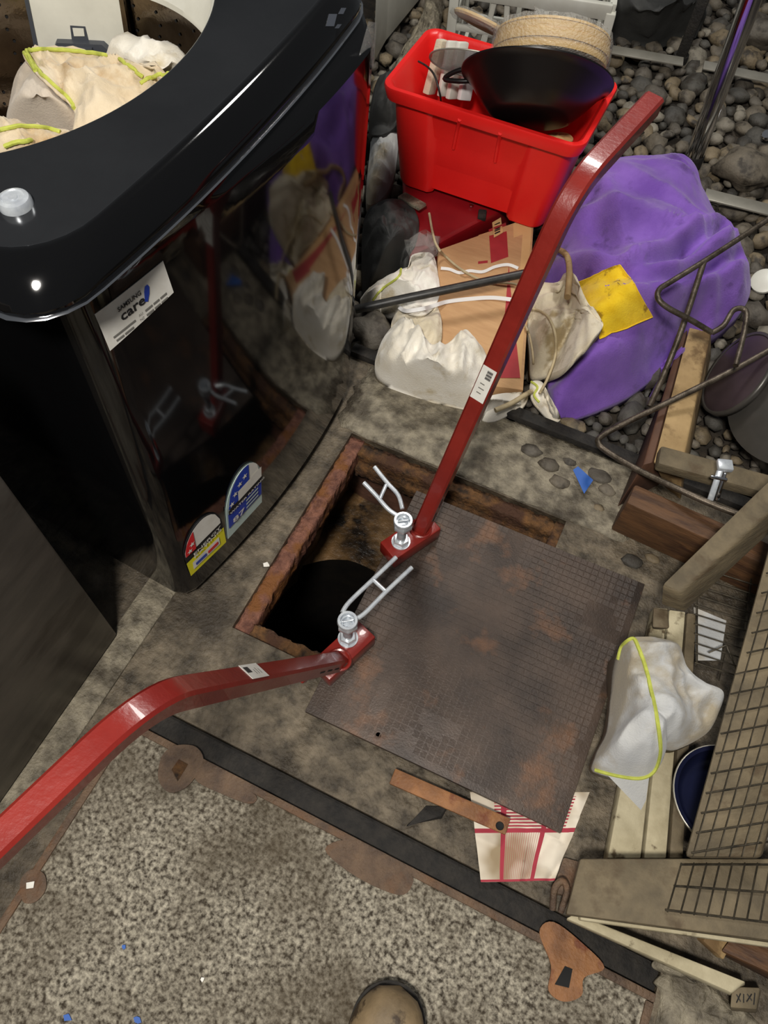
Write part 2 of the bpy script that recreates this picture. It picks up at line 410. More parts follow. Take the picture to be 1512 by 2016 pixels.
# ================================================================== SETTING
HX0, HX1, HY0, HY1 = -0.488, 0.052, 0.418, 0.966      # hatch opening
SX0, SX1, SY0, SY1 = -0.566, 0.478, -0.95, 0.168      # concrete-filled cover near the camera
xs = [-1.7, SX0, -0.525, HX0, HX1, SX1, 1.6]; ys = [-1.3, SY0, SY1, 0.214, HY0, HY1, 1.19]
bm = bmesh.new()
def cell_open(x, y):
    if HX0 < x < HX1 and HY0 < y < HY1: return True
    if SX0 < x < SX1 and SY0 < y < SY1: return True
    if -0.525 < x < SX1 and SY1 < y < 0.214: return True
    return False
for i in range(len(xs) - 1):
    for j in range(len(ys) - 1):
        x0, x1, y0, y1 = xs[i], xs[i + 1], ys[j], ys[j + 1]
        if cell_open((x0 + x1) / 2, (y0 + y1) / 2): continue
        c = [bm.verts.new(v) for v in prism([(x0, y0), (x1, y0), (x1, y1), (x0, y1)], -0.08, 0.0)]
        for f in HEXF: bm.faces.new([c[k] for k in f])
floor = mkbm('floor', bm, M_floor, smooth=False, sharp=None, kind='structure')
mk('floor_underlay', [(-1.7, -1.3, -0.085), (1.6, -1.3, -0.085), (1.6, 0.40, -0.085), (-1.7, 0.40, -0.085)], [(0, 1, 2, 3)], M_soil, smooth=False, kind='structure')
# paler kerb strip along the grey cabinet
hexa('trim_1', prism([(-0.70, -1.2), (-0.632, -1.2), (-0.632, 0.60), (-0.70, 0.60)], -0.01, 0.005), M_ledge, bevel=0.003, kind='structure')
# dark edge rail where the concrete meets the gravel
tr = beam('trim_2', (-0.60, 1.195, 0.004), (0.62, 1.185, 0.004), 0.032, 0.03, M_rubber, kind='structure')
# pale rough concrete skin on the far side of the hatch
def slab_lump(name, outline, center, m, h, seed, **k): return lump(name, outline, center, m, base=-0.01, fold=h, fs=16, p=6, rings=12, seed=seed, **k)
ol_ = []
for k in range(40): ol_.append((HX0 - .03 + (HX1 + .16 - HX0) * k / 40, HY1 + .004 + .006 * noise.noise(Vector((k * .4, 0, 0)))))
for k in range(12): ol_.append((HX1 + .13 + .03 * noise.noise(Vector((k * .7, 5, 0))), HY1 + .004 + .17 * k / 12))
for k in range(40): ol_.append((HX1 + .13 - (HX1 + .18 - HX0) * k / 40, 1.174 + .005 * noise.noise(Vector((k * .5, 9, 0)))))
for k in range(12): ol_.append((HX0 - .05 + .02 * noise.noise(Vector((k * .7, 15, 0))), 1.172 - .19 * k / 12))
L = len(ol_); V = [Vector((x, y, -.004)) for x, y in ol_]; F = []
cc = Vector(((HX0 + HX1) / 2 + .03, 1.07, 0)); RG = 10
for r in range(RG + 1):
    for x, y in ol_:
        q = Vector((x, y, 0)) * (1 - r / (RG + .001)) + cc * (r / (RG + .001)); q.z = .0035 + .0025 * fbm(q, 30) if r else .002; V.append(q)
for r in range(RG + 1):
    for k in range(L): F.append((r * L + k, r * L + (k + 1) % L, (r + 1) * L + (k + 1) % L, (r + 1) * L + k))
bm = bmesh.new(); vs = [bm.verts.new(v) for v in V]
for f in F: bm.faces.new([vs[i] for i in f])
mkbm('trim_3', bm, M_ledge, sharp=None, kind='structure')
# pit
PZ = -0.33
def quad_vf(a, b, c, d, n=22, amp=0.02):
    G = patch_pts([Vector(a), Vector(b), Vector(c), Vector(d)], n, n, lambda q, u, v: q + Vector((fbm(q, 9), fbm(q + Vector((4, 4, 4)), 9), 0)) * amp)
    return G, [(j * (n + 1) + i, j * (n + 1) + i + 1, (j + 1) * (n + 1) + i + 1, (j + 1) * (n + 1) + i) for j in range(n) for i in range(n)]
x0, x1, y0, y1 = HX0 - 0.03, HX1 + 0.06, HY0 - 0.03, HY1 + 0.03
v, f = merge(quad_vf((x0, y0, -0.03), (x0, y1, -0.03), (x0, y1, PZ), (x0, y0, PZ)), quad_vf((x0, y1, -0.03), (x1, y1, -0.03), (x1, y1, PZ), (x0, y1, PZ)),
             quad_vf((x1, y1, -0.03), (x1, y0, -0.03), (x1, y0, PZ), (x1, y1, PZ)), quad_vf((x1, y0, -0.03), (x0, y0, -0.03), (x0, y0, PZ), (x1, y0, PZ)))
lining = mk('pit_lining', v, f, [M_pit, M_pitred], kind='structure')
for p_ in lining.data.polygons: p_.material_index = 1 if 484 <= p_.index < 968 else 0
# pit bottom with a round sump
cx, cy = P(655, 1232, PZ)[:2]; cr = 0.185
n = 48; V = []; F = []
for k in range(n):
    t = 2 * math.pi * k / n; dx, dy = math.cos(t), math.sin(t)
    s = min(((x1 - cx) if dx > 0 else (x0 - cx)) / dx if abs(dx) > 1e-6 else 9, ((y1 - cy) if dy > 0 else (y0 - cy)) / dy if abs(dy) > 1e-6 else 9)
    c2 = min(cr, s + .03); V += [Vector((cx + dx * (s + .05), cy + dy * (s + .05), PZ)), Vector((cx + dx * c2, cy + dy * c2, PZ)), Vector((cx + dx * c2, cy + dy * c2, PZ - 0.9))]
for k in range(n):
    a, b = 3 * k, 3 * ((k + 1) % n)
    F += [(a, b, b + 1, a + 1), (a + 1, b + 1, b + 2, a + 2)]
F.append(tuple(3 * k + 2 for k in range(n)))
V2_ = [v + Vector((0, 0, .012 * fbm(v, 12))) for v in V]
fp_ = mk('floor_pit', V2_, F, [M_pit, M_shaftshade], smooth=False, kind='structure')
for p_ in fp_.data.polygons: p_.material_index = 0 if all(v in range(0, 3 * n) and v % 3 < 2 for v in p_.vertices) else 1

# ------------------------------------------------------------------ gravel
gravel = mk('floor_gravel', [Vector((-1.7 + 3.4 * i / 40, 1.2 + 2.6 * j / 40, -0.045 + 0.02 * fbm((i * .1, j * .1, 0), 2))) for j in range(41) for i in range(41)],
            [(j * 41 + i, j * 41 + i + 1, (j + 1) * 41 + i + 1, (j + 1) * 41 + i) for j in range(40) for i in range(40)], M_soil, kind='structure')
def pebble_mesh(seed, sub=2):
    bm = bmesh.new(); bmesh.ops.create_icosphere(bm, subdivisions=sub, radius=1.0)
    for v in bm.verts:
        d = v.co.normalized(); v.co = d * (1 + 0.34 * noise.noise(d * 1.3 + Vector((seed * 5.1, seed, 2))) + 0.13 * noise.noise(d * 2.6 + Vector((seed, 3, seed * 2))))
    return bm
PEB = []
for s in range(10):
    bm = pebble_mesh(s, 2); me = bpy.data.meshes.new('pebble'); bm.to_mesh(me); bm.free()
    for p_ in me.polygons: p_.use_smooth = True
    PEB.append(me)
rng = random.Random(11); cells = {}; stones = []
for k in range(60000):
    x = rng.uniform(-1.25, 0.95); y = rng.uniform(1.225, 3.55)
    rr = rng.choice((0.016, 0.02, 0.024, 0.028, 0.033, 0.04)) * rng.uniform(.9, 1.15) * (0.8 if y < 1.5 else 1.05)
    g = (int(x / 0.05) , int(y / 0.05)); ok = True
    for a in range(-2, 3):
        for b in range(-2, 3):
            for (X, Y, Rr) in cells.get((g[0] + a, g[1] + b), ()):
                if (X - x) ** 2 + (Y - y) ** 2 < ((rr + Rr) * 0.86) ** 2: ok = False
    if ok: cells.setdefault(g, []).append((x, y, rr)); stones.append((x, y, rr))
def inpoly(x, y, poly):
    c = False; j = len(poly) - 1
    for i in range(len(poly)):
        if (poly[i][1] > y) != (poly[j][1] > y) and x < (poly[j][0] - poly[i][0]) * (y - poly[i][1]) / (poly[j][1] - poly[i][1]) + poly[i][0]: c = not c
        j = i
    return c
VIS = [[(1180, 60), (1512, 60), (1512, 560), (1440, 470), (1340, 300), (1150, 330), (1180, 160)], [(1080, 800), (1300, 720), (1290, 930), (1090, 860)], [(690, 560), (780, 600), (740, 740), (690, 700)],
       [(1440, 440), (1512, 440), (1512, 640), (1470, 640)], [(820, 0), (1512, 0), (1512, 80), (1180, 90)]]
cand = []
for i, (x, y, rr) in enumerate(stones):
    q = proj((x, y, 0)); cand.append((-rr / (Vector((x, y, -1.5)).length) if any(inpoly(q[0], q[1], pl) for pl in VIS) else 1, i))
pick = set(i for s, i in sorted(cand) if s < 0)
pick = set(sorted(pick, key=lambda i: -stones[i][2] / stones[i][1])[:298])
SV, SF = [], []
low = pebble_mesh(3, 1); low.verts.ensure_lookup_table(); LV = [v.co.copy() for v in low.verts]; LF = [[v.index for v in f.verts] for f in low.faces]; low.free()
weights = [0, 0, 1, 1, 2, 3, 3, 4]
for i, (x, y, rr) in enumerate(stones):
    z = -0.02 + rng.uniform(-.008, .012); eul = (rng.uniform(-.35, .35), rng.uniform(-.35, .35), rng.uniform(0, 6.3)); sc = (rr * rng.uniform(1.05, 1.4), rr * rng.uniform(.85, 1.1), rr * rng.uniform(.6, .85))
    mi = rng.choice(weights) if y > 1.55 else rng.choice((1, 3, 3, 3, 0))
    if i in pick:
        o = bpy.data.objects.new('pebble', PEB[i % 10]); COL.objects.link(o); o.parent = gravel
        o.location = Vector((x, y, z)) - wloc(gravel); o.rotation_euler = eul; o.scale = sc
        if not o.data.materials: o.data.materials.append(M_st[0])
        o.material_slots[0].link = 'OBJECT'; o.material_slots[0].material = M_st[mi]
    else:
        mtx = Matrix.Translation((x, y, z)) @ Matrix.Rotation(eul[2], 4, 'Z') @ Matrix.Rotation(eul[0], 4, 'X') @ Matrix.Diagonal((*sc, 1))
        n = len(SV); SV += [mtx @ v for v in LV]; SF += [[a + n for a in f] for f in LF]
pb_ = mk('pebble_bed', SV, SF, M_st, gravel, kind='stuff')
nf_ = len(LF)
for p_ in pb_.data.polygons: p_.material_index = (p_.index // nf_ * 7 + p_.index // nf_ // 3) % 5

# ================================================================== CONCRETE COVER NEAR THE CAMERA
ccov = thing('concrete_cover', ((SX0 + SX1) / 2, -0.3, 0), 'large speckled concrete-filled floor cover with rusty steel rim beside the boot', 'floor cover')
def flat_grid(x0, x1, y0, y1, z, nx, ny, amp, s):
    G = [Vector((x0 + (x1 - x0) * i / nx, y0 + (y1 - y0) * j / ny, 0)) for j in range(ny + 1) for i in range(nx + 1)]
    for g in G: g.z = z + amp * fbm(g, s, 4)
    F = [(j * (nx + 1) + i, j * (nx + 1) + i + 1, (j + 1) * (nx + 1) + i + 1, (j + 1) * (nx + 1) + i) for j in range(ny) for i in range(nx)]
    return G, F
v, f = flat_grid(SX0 + 0.012, SX1 - 0.012, SY0, SY1 - 0.012, 0.001, 150, 150, 0.0016, 45)
mk('slab', v, f, M_slab, ccov)
hexa('rim_bar', prism([(SX0, SY1 - 0.014), (SX1, SY1 - 0.014), (SX1, SY1), (SX0, SY1)], -0.07, 0.005), M_ruststeel, ccov, bevel=0.002)
hexa('rim_bar', prism([(SX1 - 0.014, SY0), (SX1, SY0), (SX1, SY1 - 0.015), (SX1 - 0.014, SY1 - 0.015)], -0.07, 0.005), M_ruststeel, ccov, bevel=0.002)
hexa('rim_bar', prism([(SX0, SY0), (SX0 + 0.014, SY0), (SX0 + 0.014, SY1 - 0.015), (SX0, SY1 - 0.015)], -0.07, 0.005), M_ruststeel, ccov, bevel=0.002)
def plate_outline(name, px, z, m, parent, h=0.004, sub=5):
    ow = spline([P(a, b, z) for a, b in px], sub, True); L = len(ow)
    V = [o.copy() for o in ow] + [o - Vector((0, 0, h)) for o in ow]
    F = [tuple(range(L)), tuple(range(2 * L - 1, L - 1, -1))] + [(i, i + L, (i + 1) % L + L, (i + 1) % L) for i in range(L)]
    bm = bmesh.new(); vs = [bm.verts.new(q) for q in V]
    for q in F: bm.faces.new([vs[i] for i in q])
    return mkbm(name, bm, m, parent)
def key_slot(parent, px, m=M_black, z=0.0068):
    a = [P(q[0], q[1], z) for q in px]; k = hexa('key_slot', a + [q + Vector((0, 0, .0008)) for q in a], m, parent, bevel=0)
    return k
k1 = plate_outline('key_plate', [(318, 1490), (345, 1468), (385, 1470), (400, 1500), (372, 1545), (335, 1560), (312, 1535)], 0.0055, M_ruststeel, ccov)
key_slot(k1, [(338, 1515), (352, 1495), (370, 1505), (350, 1538)], M_rustframe)
k2 = plate_outline('key_plate', [(1062, 1835), (1090, 1815), (1150, 1860), (1190, 1905), (1150, 1925), (1145, 1960), (1110, 1972), (1080, 1950), (1085, 1900)], 0.0058, M_rustorange, ccov)
key_slot(k2, [(1112, 1902), (1127, 1908), (1120, 1945), (1092, 1938)])
k3 = plate_outline('key_plate', [(40, 1735), (60, 1712), (86, 1720), (90, 1750), (70, 1775), (45, 1775)], 0.0055, M_ruststeel, ccov)
key_slot(k3, [(52, 1738), (68, 1735), (66, 1748), (52, 1750)], M_label)
plate_outline('edge_lug', [(640, 1672), (700, 1655), (800, 1715), (812, 1740), (785, 1762), (700, 1725)], 0.0052, M_ruststeel, ccov)
plate_outline('edge_lug', [(395, 1505), (470, 1545), (505, 1568), (490, 1582), (430, 1560), (385, 1535)], 0.0052, M_ruststeel, ccov)
# black strip laid in for the slab edge's shadow, dirt at its right end
tag(hexa('joint_shade_strip', prism([(-0.524, SY1 + 0.001), (SX1 - .001, SY1 + 0.001), (SX1 - .001, 0.2125), (-0.524, 0.2125)], -0.04, -0.008), M_rubber, bevel=0.002),
    'black strip standing in for shade and dirt in the joint between concrete cover and hatch surround', 'shade strip')

# ================================================================== HATCH FRAME
fr = thing('hatch_frame', (HX0, HY0, 0), 'heavily rusted iron frame set around the open hatch pit', 'frame')
def rough_bar(name, c8, m, parent, n=90, amp=0.005):
    a = [Vector(v) for v in c8]; prof = 10; V, F = [], []
    axis = (a[3] - a[0])
    for i in range(n + 1):
        t = i / n; b0, b1, t1, t0 = [x + (y - x) * t for x, y in ((a[0], a[3]), (a[1], a[2]), (a[5], a[6]), (a[4], a[7]))]
        ring = []
        for (s, e) in ((b0, b1), (b1, t1), (t1, t0), (t0, b0)):
            for k in range(4): ring.append(s + (e - s) * (k / 4))
        for q in ring: V.append(q + noise.noise_vector(q * 60) * amp + noise.noise_vector(q * 170) * amp * 0.5)
    L = 16
    for i in range(n):
        for k in range(L): F.append((i * L + k, i * L + (k + 1) % L, (i + 1) * L + (k + 1) % L, (i + 1) * L + k))
    F += [tuple(range(L)), tuple(n * L + k for k in range(L - 1, -1, -1))]
    bm = bmesh.new(); vs = [bm.verts.new(v) for v in V]
    for q in F: bm.faces.new([vs[i] for i in q])
    return mkbm(name, bm, m, parent, sharp=None)
fw = 0.034
M_rustred = mat('rust_red', (92, 56, 44), (138, 92, 72), 60, 0.6, bump=1.8, bscale=120, c3=(120, 74, 32), s3=14, t3=(0.5, 0.6))
def yb(x0, x1, y0, y1, z0, z1): return [Vector(v) for v in ((x0, y0, z0), (x1, y0, z0), (x1, y1, z0), (x0, y1, z0), (x0, y0, z1), (x1, y0, z1), (x1, y1, z1), (x0, y1, z1))]
def xb(x0, x1, y0, y1, z0, z1): return [Vector(v) for v in ((x0, y0, z0), (x0, y1, z0), (x1, y1, z0), (x1, y0, z0), (x0, y0, z1), (x0, y1, z1), (x1, y1, z1), (x1, y0, z1))]
rough_bar('frame_side', yb(HX0, HX0 + fw, HY0, HY1, -0.075, -0.012), M_rustred, fr)
rough_bar('frame_side', yb(HX1 - 0.02, HX1, HY0, HY1, -0.075, -0.012), M_rustframe, fr)
rough_bar('frame_side', xb(HX0 + fw, HX1 - 0.02, HY1 - fw, HY1, -0.075, -0.016), M_rustframe, fr)
rough_bar('frame_side', xb(HX0 + fw, HX1 - 0.02, HY0, HY0 + fw, -0.075, -0.018), M_rustframe, fr)
rough_bar('frame_ledge', xb(HX0 + fw, HX1 - 0.02, HY1 - fw - 0.016, HY1 - fw + 0.002, -0.09, -0.05), M_rustframe, fr)

# ================================================================== COVER PLATE
PZ1 = 0.019
pc = [P(820, 965, PZ1), P(1270, 1150, PZ1), P(1105, 1640, PZ1), P(600, 1400, PZ1)]   # far-left, far-right, near-right, near-left
cov = thing('cover_plate', (pc[3].x, pc[3].y, 0.002), 'dark brown iron cover plate with worn square tread, slid half off the pit', 'cover plate')
hexa('plate', [Vector((q.x, q.y, 0.0085)) for q in pc] + pc, M_plate, cov, bevel=0.0015)
V, F = [], []; NU = 38
for i in range(NU):
    for j in range(NU):
        u, v = (i + .5) / NU, (j + .5) / NU
        if u > .97 or v > .97: continue
        w = fbm((u * 5, v * 5, 3), 1) 
        if w > 0.2 and not (u < .22 or .55 < u < .8): continue
        hgt = 0.0009 if (u < .2 or .55 < u < .82) else 0.0004
        def bil(u, v): return (pc[0] * (1 - u) + pc[1] * u) * (1 - v) + (pc[3] * (1 - u) + pc[2] * u) * v
        e = .42 / NU; n = len(V)
        base = [bil(u - e, v - e), bil(u + e, v - e), bil(u + e, v + e), bil(u - e, v + e)]
        V += [b - Vector((0, 0, .0008)) for b in base] + [b + Vector((0, 0, hgt)) for b in base]
        F += [(n + 4, n + 7, n + 6, n + 5)] + [(n + k, n + (k + 1) % 4, n + 4 + (k + 1) % 4, n + 4 + k) for k in range(4)]
mk('tread', V, F, M_plate, cov, smooth=False, kind='stuff')
q = P(745, 1447, PZ1); lathe('plug_ring', [(0.0075, 0), (0.0085, 0.0012), (0.0065, 0.0014), (0.005, 0.0004), (0.0, 0.0004)], q, M_plate, cov, n=20)

# ================================================================== LIFTING HANDLES
def lifter(label, base, fx, bend, end, bolt, fork, sticker, extra=None, tw=0.032):
    """base: tube foot; fx: block axis; bend, end: riser top and handle end; all world points"""
    b = Vector(base); T = thing('lifting_handle', (b.x, b.y, PZ1), label, 'lifting handle', 'red lifting handles')
    fx = Vector((fx[0], fx[1], 0)).normalized(); sy = Vector((-fx.y, fx.x, 0))
    bl, bw, bh = 0.125, 0.052, 0.042
    bc = Vector(bolt)
    mid = (b + bc) / 2
    st = mid - fx * bl / 2; en = mid + fx * bl / 2
    zc = PZ1 + 0.002 + bh / 2
    hexa('foot_block', beam8((st.x, st.y, zc), (en.x, en.y, zc), bw, bh), M_redpaint, T, bevel=0.003)
    top = PZ1 + 0.002 + bh
    bt = Vector((b.x, b.y, top - 0.01)); bend, end = Vector(bend), Vector(end)
    d1 = (bend - bt).normalized(); d2 = (end - bend).normalized(); R_ = 0.07
    path = [bt + (bend - d1 * R_ - bt) * (i / 6) for i in range(7)]
    for i in range(1, 9):
        t = i / 8; path.append((bend - d1 * R_) * (1 - t) ** 2 + bend * 2 * t * (1 - t) + (bend + d2 * R_) * t * t)
    path += [bend + d2 * R_ + (end - bend - d2 * R_) * (i / 3) for i in range(1, 4)]
    nrm = d1.cross(d2).normalized()
    v, f = tube_vf(path, 0, sq=(tw / 2, tw / 2, 0.004), roll=d1.cross(nrm)); tb = mk('square_tube', v, f, M_redpaint, T, sharp=35)
    # weld bead round the foot of the tube
    ring = []
    s = d1.cross(nrm).normalized(); 
    for k in range(24):
        a = 2 * math.pi * k / 24; q = Vector((b.x, b.y, top)) + (s * math.cos(a) + nrm * math.sin(a)) * (tw * 0.68); q.z = top + 0.001; ring.append(q)
    tube('weld_bead', ring, 0.0035, M_redpaint, T, n=6, closed=True)
    # stop lug under the riser
    lp = bt + d1 * 0.16 - s * (tw / 2 + .006)
    hexa('stop_lug', beam8(lp, lp + d1 * 0.022, 0.018, 0.014, up=nrm), M_redpaint, T, bevel=0.002)
    # slots along the tube side
    for k in range(3):
        for sg in (-1, 1):
            c = bt + d1 * (0.06 + 0.045 * k) + nrm * sg * (tw / 2 + 0.0002)
            hexa('slot', beam8(c - d1 * 0.013, c + d1 * 0.013, 0.0035, 0.0008, up=nrm * sg), M_black, tb, bevel=0)
    # bolt, washers, nuts
    B = thing_bolt = lathe('bolt', [(0, 0), (0.0085, 0), (0.0085, 0.068), (0.0085, 0.07), (0, 0.07)], (bc.x, bc.y, top - 0.002), M_zinc, T, n=20)
    v, f = lathe_vf([(0.0088 + 0.0007 * (i % 2), 0.008 + i * 0.0011) for i in range(48)], (bc.x, bc.y, top), n=16); mk('thread', v, f, M_zinc, B)
    lathe('washer', [(0.009, 0), (0.02, 0), (0.02, 0.003), (0.009, 0.003)], (bc.x, bc.y, top), M_zinc, B, n=28)
    lathe('nut', [(0.009, 0.003), (0.0165, 0.003), (0.0175, 0.005), (0.0175, 0.013), (0.0155, 0.016), (0.009, 0.016)], (bc.x, bc.y, top), M_zinc, B, n=6)
    lathe('nut', [(0.008, 0.066), (0.0185, 0.066), (0.0205, 0.069), (0.0205, 0.082), (0.018, 0.086), (0.0115, 0.086), (0.0105, 0.078), (0.0, 0.078)], (bc.x, bc.y, top), M_zinc, B, n=6)
    lathe('eye_ring', [(0.0125, 0.085), (0.0185, 0.085), (0.020, 0.090), (0.0185, 0.095), (0.014, 0.095), (0.0125, 0.090), (0.0125, 0.085)], (bc.x, bc.y, top), M_zinc, B, n=24)
    zt = top + 0.088
    hexa('slot_blade', beam8((bc.x - .009, bc.y - .006, zt), (bc.x + .009, bc.y + .006, zt), 0.003, 0.008), M_zinc, B, bevel=0.0005)
    # forked key on the bolt head
    a1, a2, cross = fork
    K = tube('key_rod', a1, 0.0047, M_zinc, T, n=8); tube('key_rod', a2, 0.0047, M_zinc, T, n=8); tube('key_crossbar', cross, 0.004, M_zinc, T, n=8)
    # paper sticker, lying on one face of the tube: quad centre + half vectors
    c, hu, hv, nn = sticker(bt, d1, d2, s, nrm, tw)
    st_ = sheet('price_sticker', patch_pts([c - hu - hv, c + hu - hv, c + hu + hv, c - hu + hv], 1, 1), 1, 1, M_label, 0.0004, T)
    for k in range(9):
        w = (0.0012, 0.002, 0.0008)[k % 3]; q = c + hu * (0.35 + k * 0.06) + hv * 0.25
        hexa('barcode_bar', beam8(q - hv * 0.4, q + hv * 0.4, w, 0.0004, up=nn), M_ink, st_, bevel=0)
    for k in range(3):
        q = c - hu * (0.55 - 0.28 * k) + hv * 0.1
        hexa('print_line', beam8(q - hv * 0.55, q + hv * (0.1 + .2 * (k % 2)), 0.0022, 0.0004, up=nn), M_inkgrey, st_, bevel=0)
    return T
zr = 0.145
# upper handle: rises beside the far-left plate corner
def stk1(bt, d1, d2, s, n, tw):
    nn = -s if (CAM - bt).dot(-s) > (CAM - bt).dot(s) else s
    side = n if (CAM - bt).dot(n) > 0 else -n
    nn = side if ray(945, 745).dot(side) < ray(945, 745).dot(nn) else nn
    o = d1.cross(nn).normalized(); best = None
    for k in range(200):
        q = bt + d1 * (k * 0.004); pr = proj(q); e = abs(pr[0] - 955) + abs(pr[1] - 748)
        if best is None or e < best[0]: best = (e, q)
    return best[1] + nn * (tw / 2 + 0.0006), d1 * 0.036, o * 0.0135, nn
b1 = P(828, 1042, 0.06); bo1 = P(789, 1068, 0.06)
f1a = spline([P(788, 1018, zr), P(765, 1003, zr + .004), P(740, 975, zr + .012), P(716, 950, zr + .02)], 5)
f1b = spline([P(792, 1002, zr), P(784, 975, zr + .006), P(762, 950, zr + .012), P(737, 919, zr + .02)], 5)
lifter('red square-tube lifting handle standing upright at the far end of the plate, white sticker midway', b1, (bo1 - b1)[:2], P(1128, 372, 0.80), P(1283, 205, 0.80), bo1,
       (f1a, f1b, [P(748, 982, zr + .012), P(760, 955, zr + .012)]), stk1)
def stk2(bt, d1, d2, s, n, tw):
    c = [s, -s, n, -n]; vd = (bt + d1 * .2 - CAM).normalized(); nn = min(c, key=lambda q: q.dot(vd))
    o = d1.cross(nn).normalized(); best = None
    for k in range(200):
        q = bt + d1 * (k * 0.004); pr = proj(q); e = abs(pr[0] - 487) + abs(pr[1] - 1340)
        if best is None or e < best[0]: best = (e, q)
    return best[1] + nn * (tw / 2 + 0.0006), d1 * 0.03, o * 0.0135, nn
b2 = P(668, 1300, 0.06); bo2 = P(685, 1258, 0.06)
f2a = spline([P(674, 1206, zr), P(688, 1185, zr), P(735, 1140, zr), P(780, 1097, zr + .005)], 5)
f2b = spline([P(690, 1222, zr), P(715, 1210, zr), P(760, 1165, zr), P(811, 1117, zr + .005)], 5)
lifter('red square-tube lifting handle tilted toward the lower left, slots along its side', b2, (0.35, 1), P(292, 1378, 0.70), P(-75, 1730, 0.70), bo2,
       (f2a, f2b, [P(734, 1141, zr), P(760, 1165, zr)]), stk2)

# ================================================================== WASHING MACHINE
MA, MB, MW, MD = Vector((-0.59, 0.412, 0)), Vector((-0.545, 1.09, 0)), 0.68, 0.75
NF = Vector((0.997, -0.066, 0)).normalized()
def MP(s, d, z, bow=True):   # s along the front, d depth behind it
    u = s / MW
    w = max(0, min(1, (z - 0.834) / 0.021)); w = w * w * (3 - 2 * w)     # the top lip overhangs the front panel
    a = (MA + Vector((0.0, 0.03, 0)) * z) * (1 - w) + Vector((-0.56, 0.374, 0)) * w; b = (MB + Vector((0.045, 0.04, 0)) * z) * (1 - w) + Vector((-0.55, 1.185, 0)) * w
    bw = 0.036 * (1 - w) + 0.026 * w
    q = a + (b - a) * u + NF * ((bw * (1 - (2 * u - 1) ** 2) * max(0, 1 - d / 0.3) if bow else 0) - d); q.z = z
    return q
mach = thing('washing_machine', MP(MW / 2, MD / 2, 0), 'large glossy black top-loading washing machine with round open tub full of cloths', 'washing machine')
CS, CDp = 0.345, 0.40; RO = 0.285; NK = 160
def outline_r(th, inset=0.0, rf=0.07):
    # distance from the tub centre to a rounded rectangle
    dx, dy = math.cos(th), math.sin(th); x0, x1, y0, y1 = -CS + inset, MW - CS - inset, -CDp + inset, MD - CDp - inset
    lo, hi = 0, 1.2
    for _ in range(30):
        t = (lo + hi) / 2; x, y = dx * t, dy * t; r = rf
        ox = max(x0 + r - x, x - (x1 - r), 0); oy = max(y0 + r - y, y - (y1 - r), 0)
        ins = x0 <= x <= x1 and y0 <= y <= y1 and ox * ox + oy * oy <= r * r
        lo, hi = (t, hi) if ins else (lo, t)
    return lo
def mring(z, inset=None, r=None, rf=0.07):
    out = []
    for k in range(NK):
        th = 2 * math.pi * k / NK; rr = r if r is not None else outline_r(th, inset, rf)
        out.append(MP(CS + math.cos(th) * rr, CDp + math.sin(th) * rr, z, bow=r is None))
    return out
def loft(name, rings, m, parent, cap0=False, cap1=False, **k):
    V = [v for r in rings for v in r]; F = []
    for i in range(len(rings) - 1):
        for j in range(NK): F.append((i * NK + j, i * NK + (j + 1) % NK, (i + 1) * NK + (j + 1) % NK, (i + 1) * NK + j))
    if cap0: F.append(tuple(range(NK - 1, -1, -1)))
    if cap1: F.append(tuple((len(rings) - 1) * NK + j for j in range(NK)))
    bm = bmesh.new(); vs = [bm.verts.new(v) for v in V]
    for f in F: bm.faces.new([vs[i] for i in f])
    return mkbm(name, bm, m, parent, sharp=40, **k)
ZC = 0.855
body = loft('body', [mring(0.012, 0.02, rf=.03), mring(0.02, 0.012, rf=.03), mring(0.04, 0.006, rf=.03), mring(0.4, 0.006, rf=.03), mring(0.6, 0.006, rf=.03), mring(0.80, 0.006, rf=.032), mring(0.834, 0.006, rf=.036), mring(0.839, 0.006, rf=.04), mring(0.845, 0.006, rf=.046), mring(0.850, 0.006, rf=.05), mring(ZC, 0.006, rf=.056)], M_mblack, mach)
loft('chrome_strip', [mring(ZC, 0.006), mring(ZC + .0005, 0.001), mring(ZC + .0025, -0.0005), mring(ZC + .0045, 0.001), mring(ZC + .005, 0.006)], M_chrome, mach)
deck = loft('top_deck', [mring(ZC + .005, 0.005, rf=.06), mring(ZC + .012, 0.004, rf=.06), mring(0.880, 0.010, rf=.065), mring(0.894, 0.019, rf=.07), mring(0.902, 0.027, rf=.075), mring(0.9055, 0.033, rf=.08), mring(0.9055, 0.037, rf=.08), mring(0.904, 0.040, rf=.08), mring(0.9035, 0.043, rf=.08), mring(0.905, r=RO + .006), mring(0.905, r=RO + .004), mring(0.903, r=RO + .001), mring(0.899, r=RO), mring(0.875, r=RO)], M_mdeck, mach)
deck.data.materials.append(M_mblack)
for p_ in deck.data.polygons:
    if p_.index < NK * 7: p_.material_index = 1
loft('tub_ring', [mring(0.897, r=RO - .001), mring(0.893, r=RO - .006), mring(0.875, r=RO - .010), mring(0.870, r=RO - .004), mring(0.845, r=RO - .006), mring(0.815, r=RO - .016), mring(0.806, r=RO - .016), mring(0.803, r=RO - 0.004)], M_white, mach)
drum = loft('drum', [mring(0.815, r=RO - .002), mring(0.5, r=RO - .002), mring(0.40, r=RO - .03), mring(0.39, r=0.1)], M_drum, mach, cap1=True)
V, F = [], []
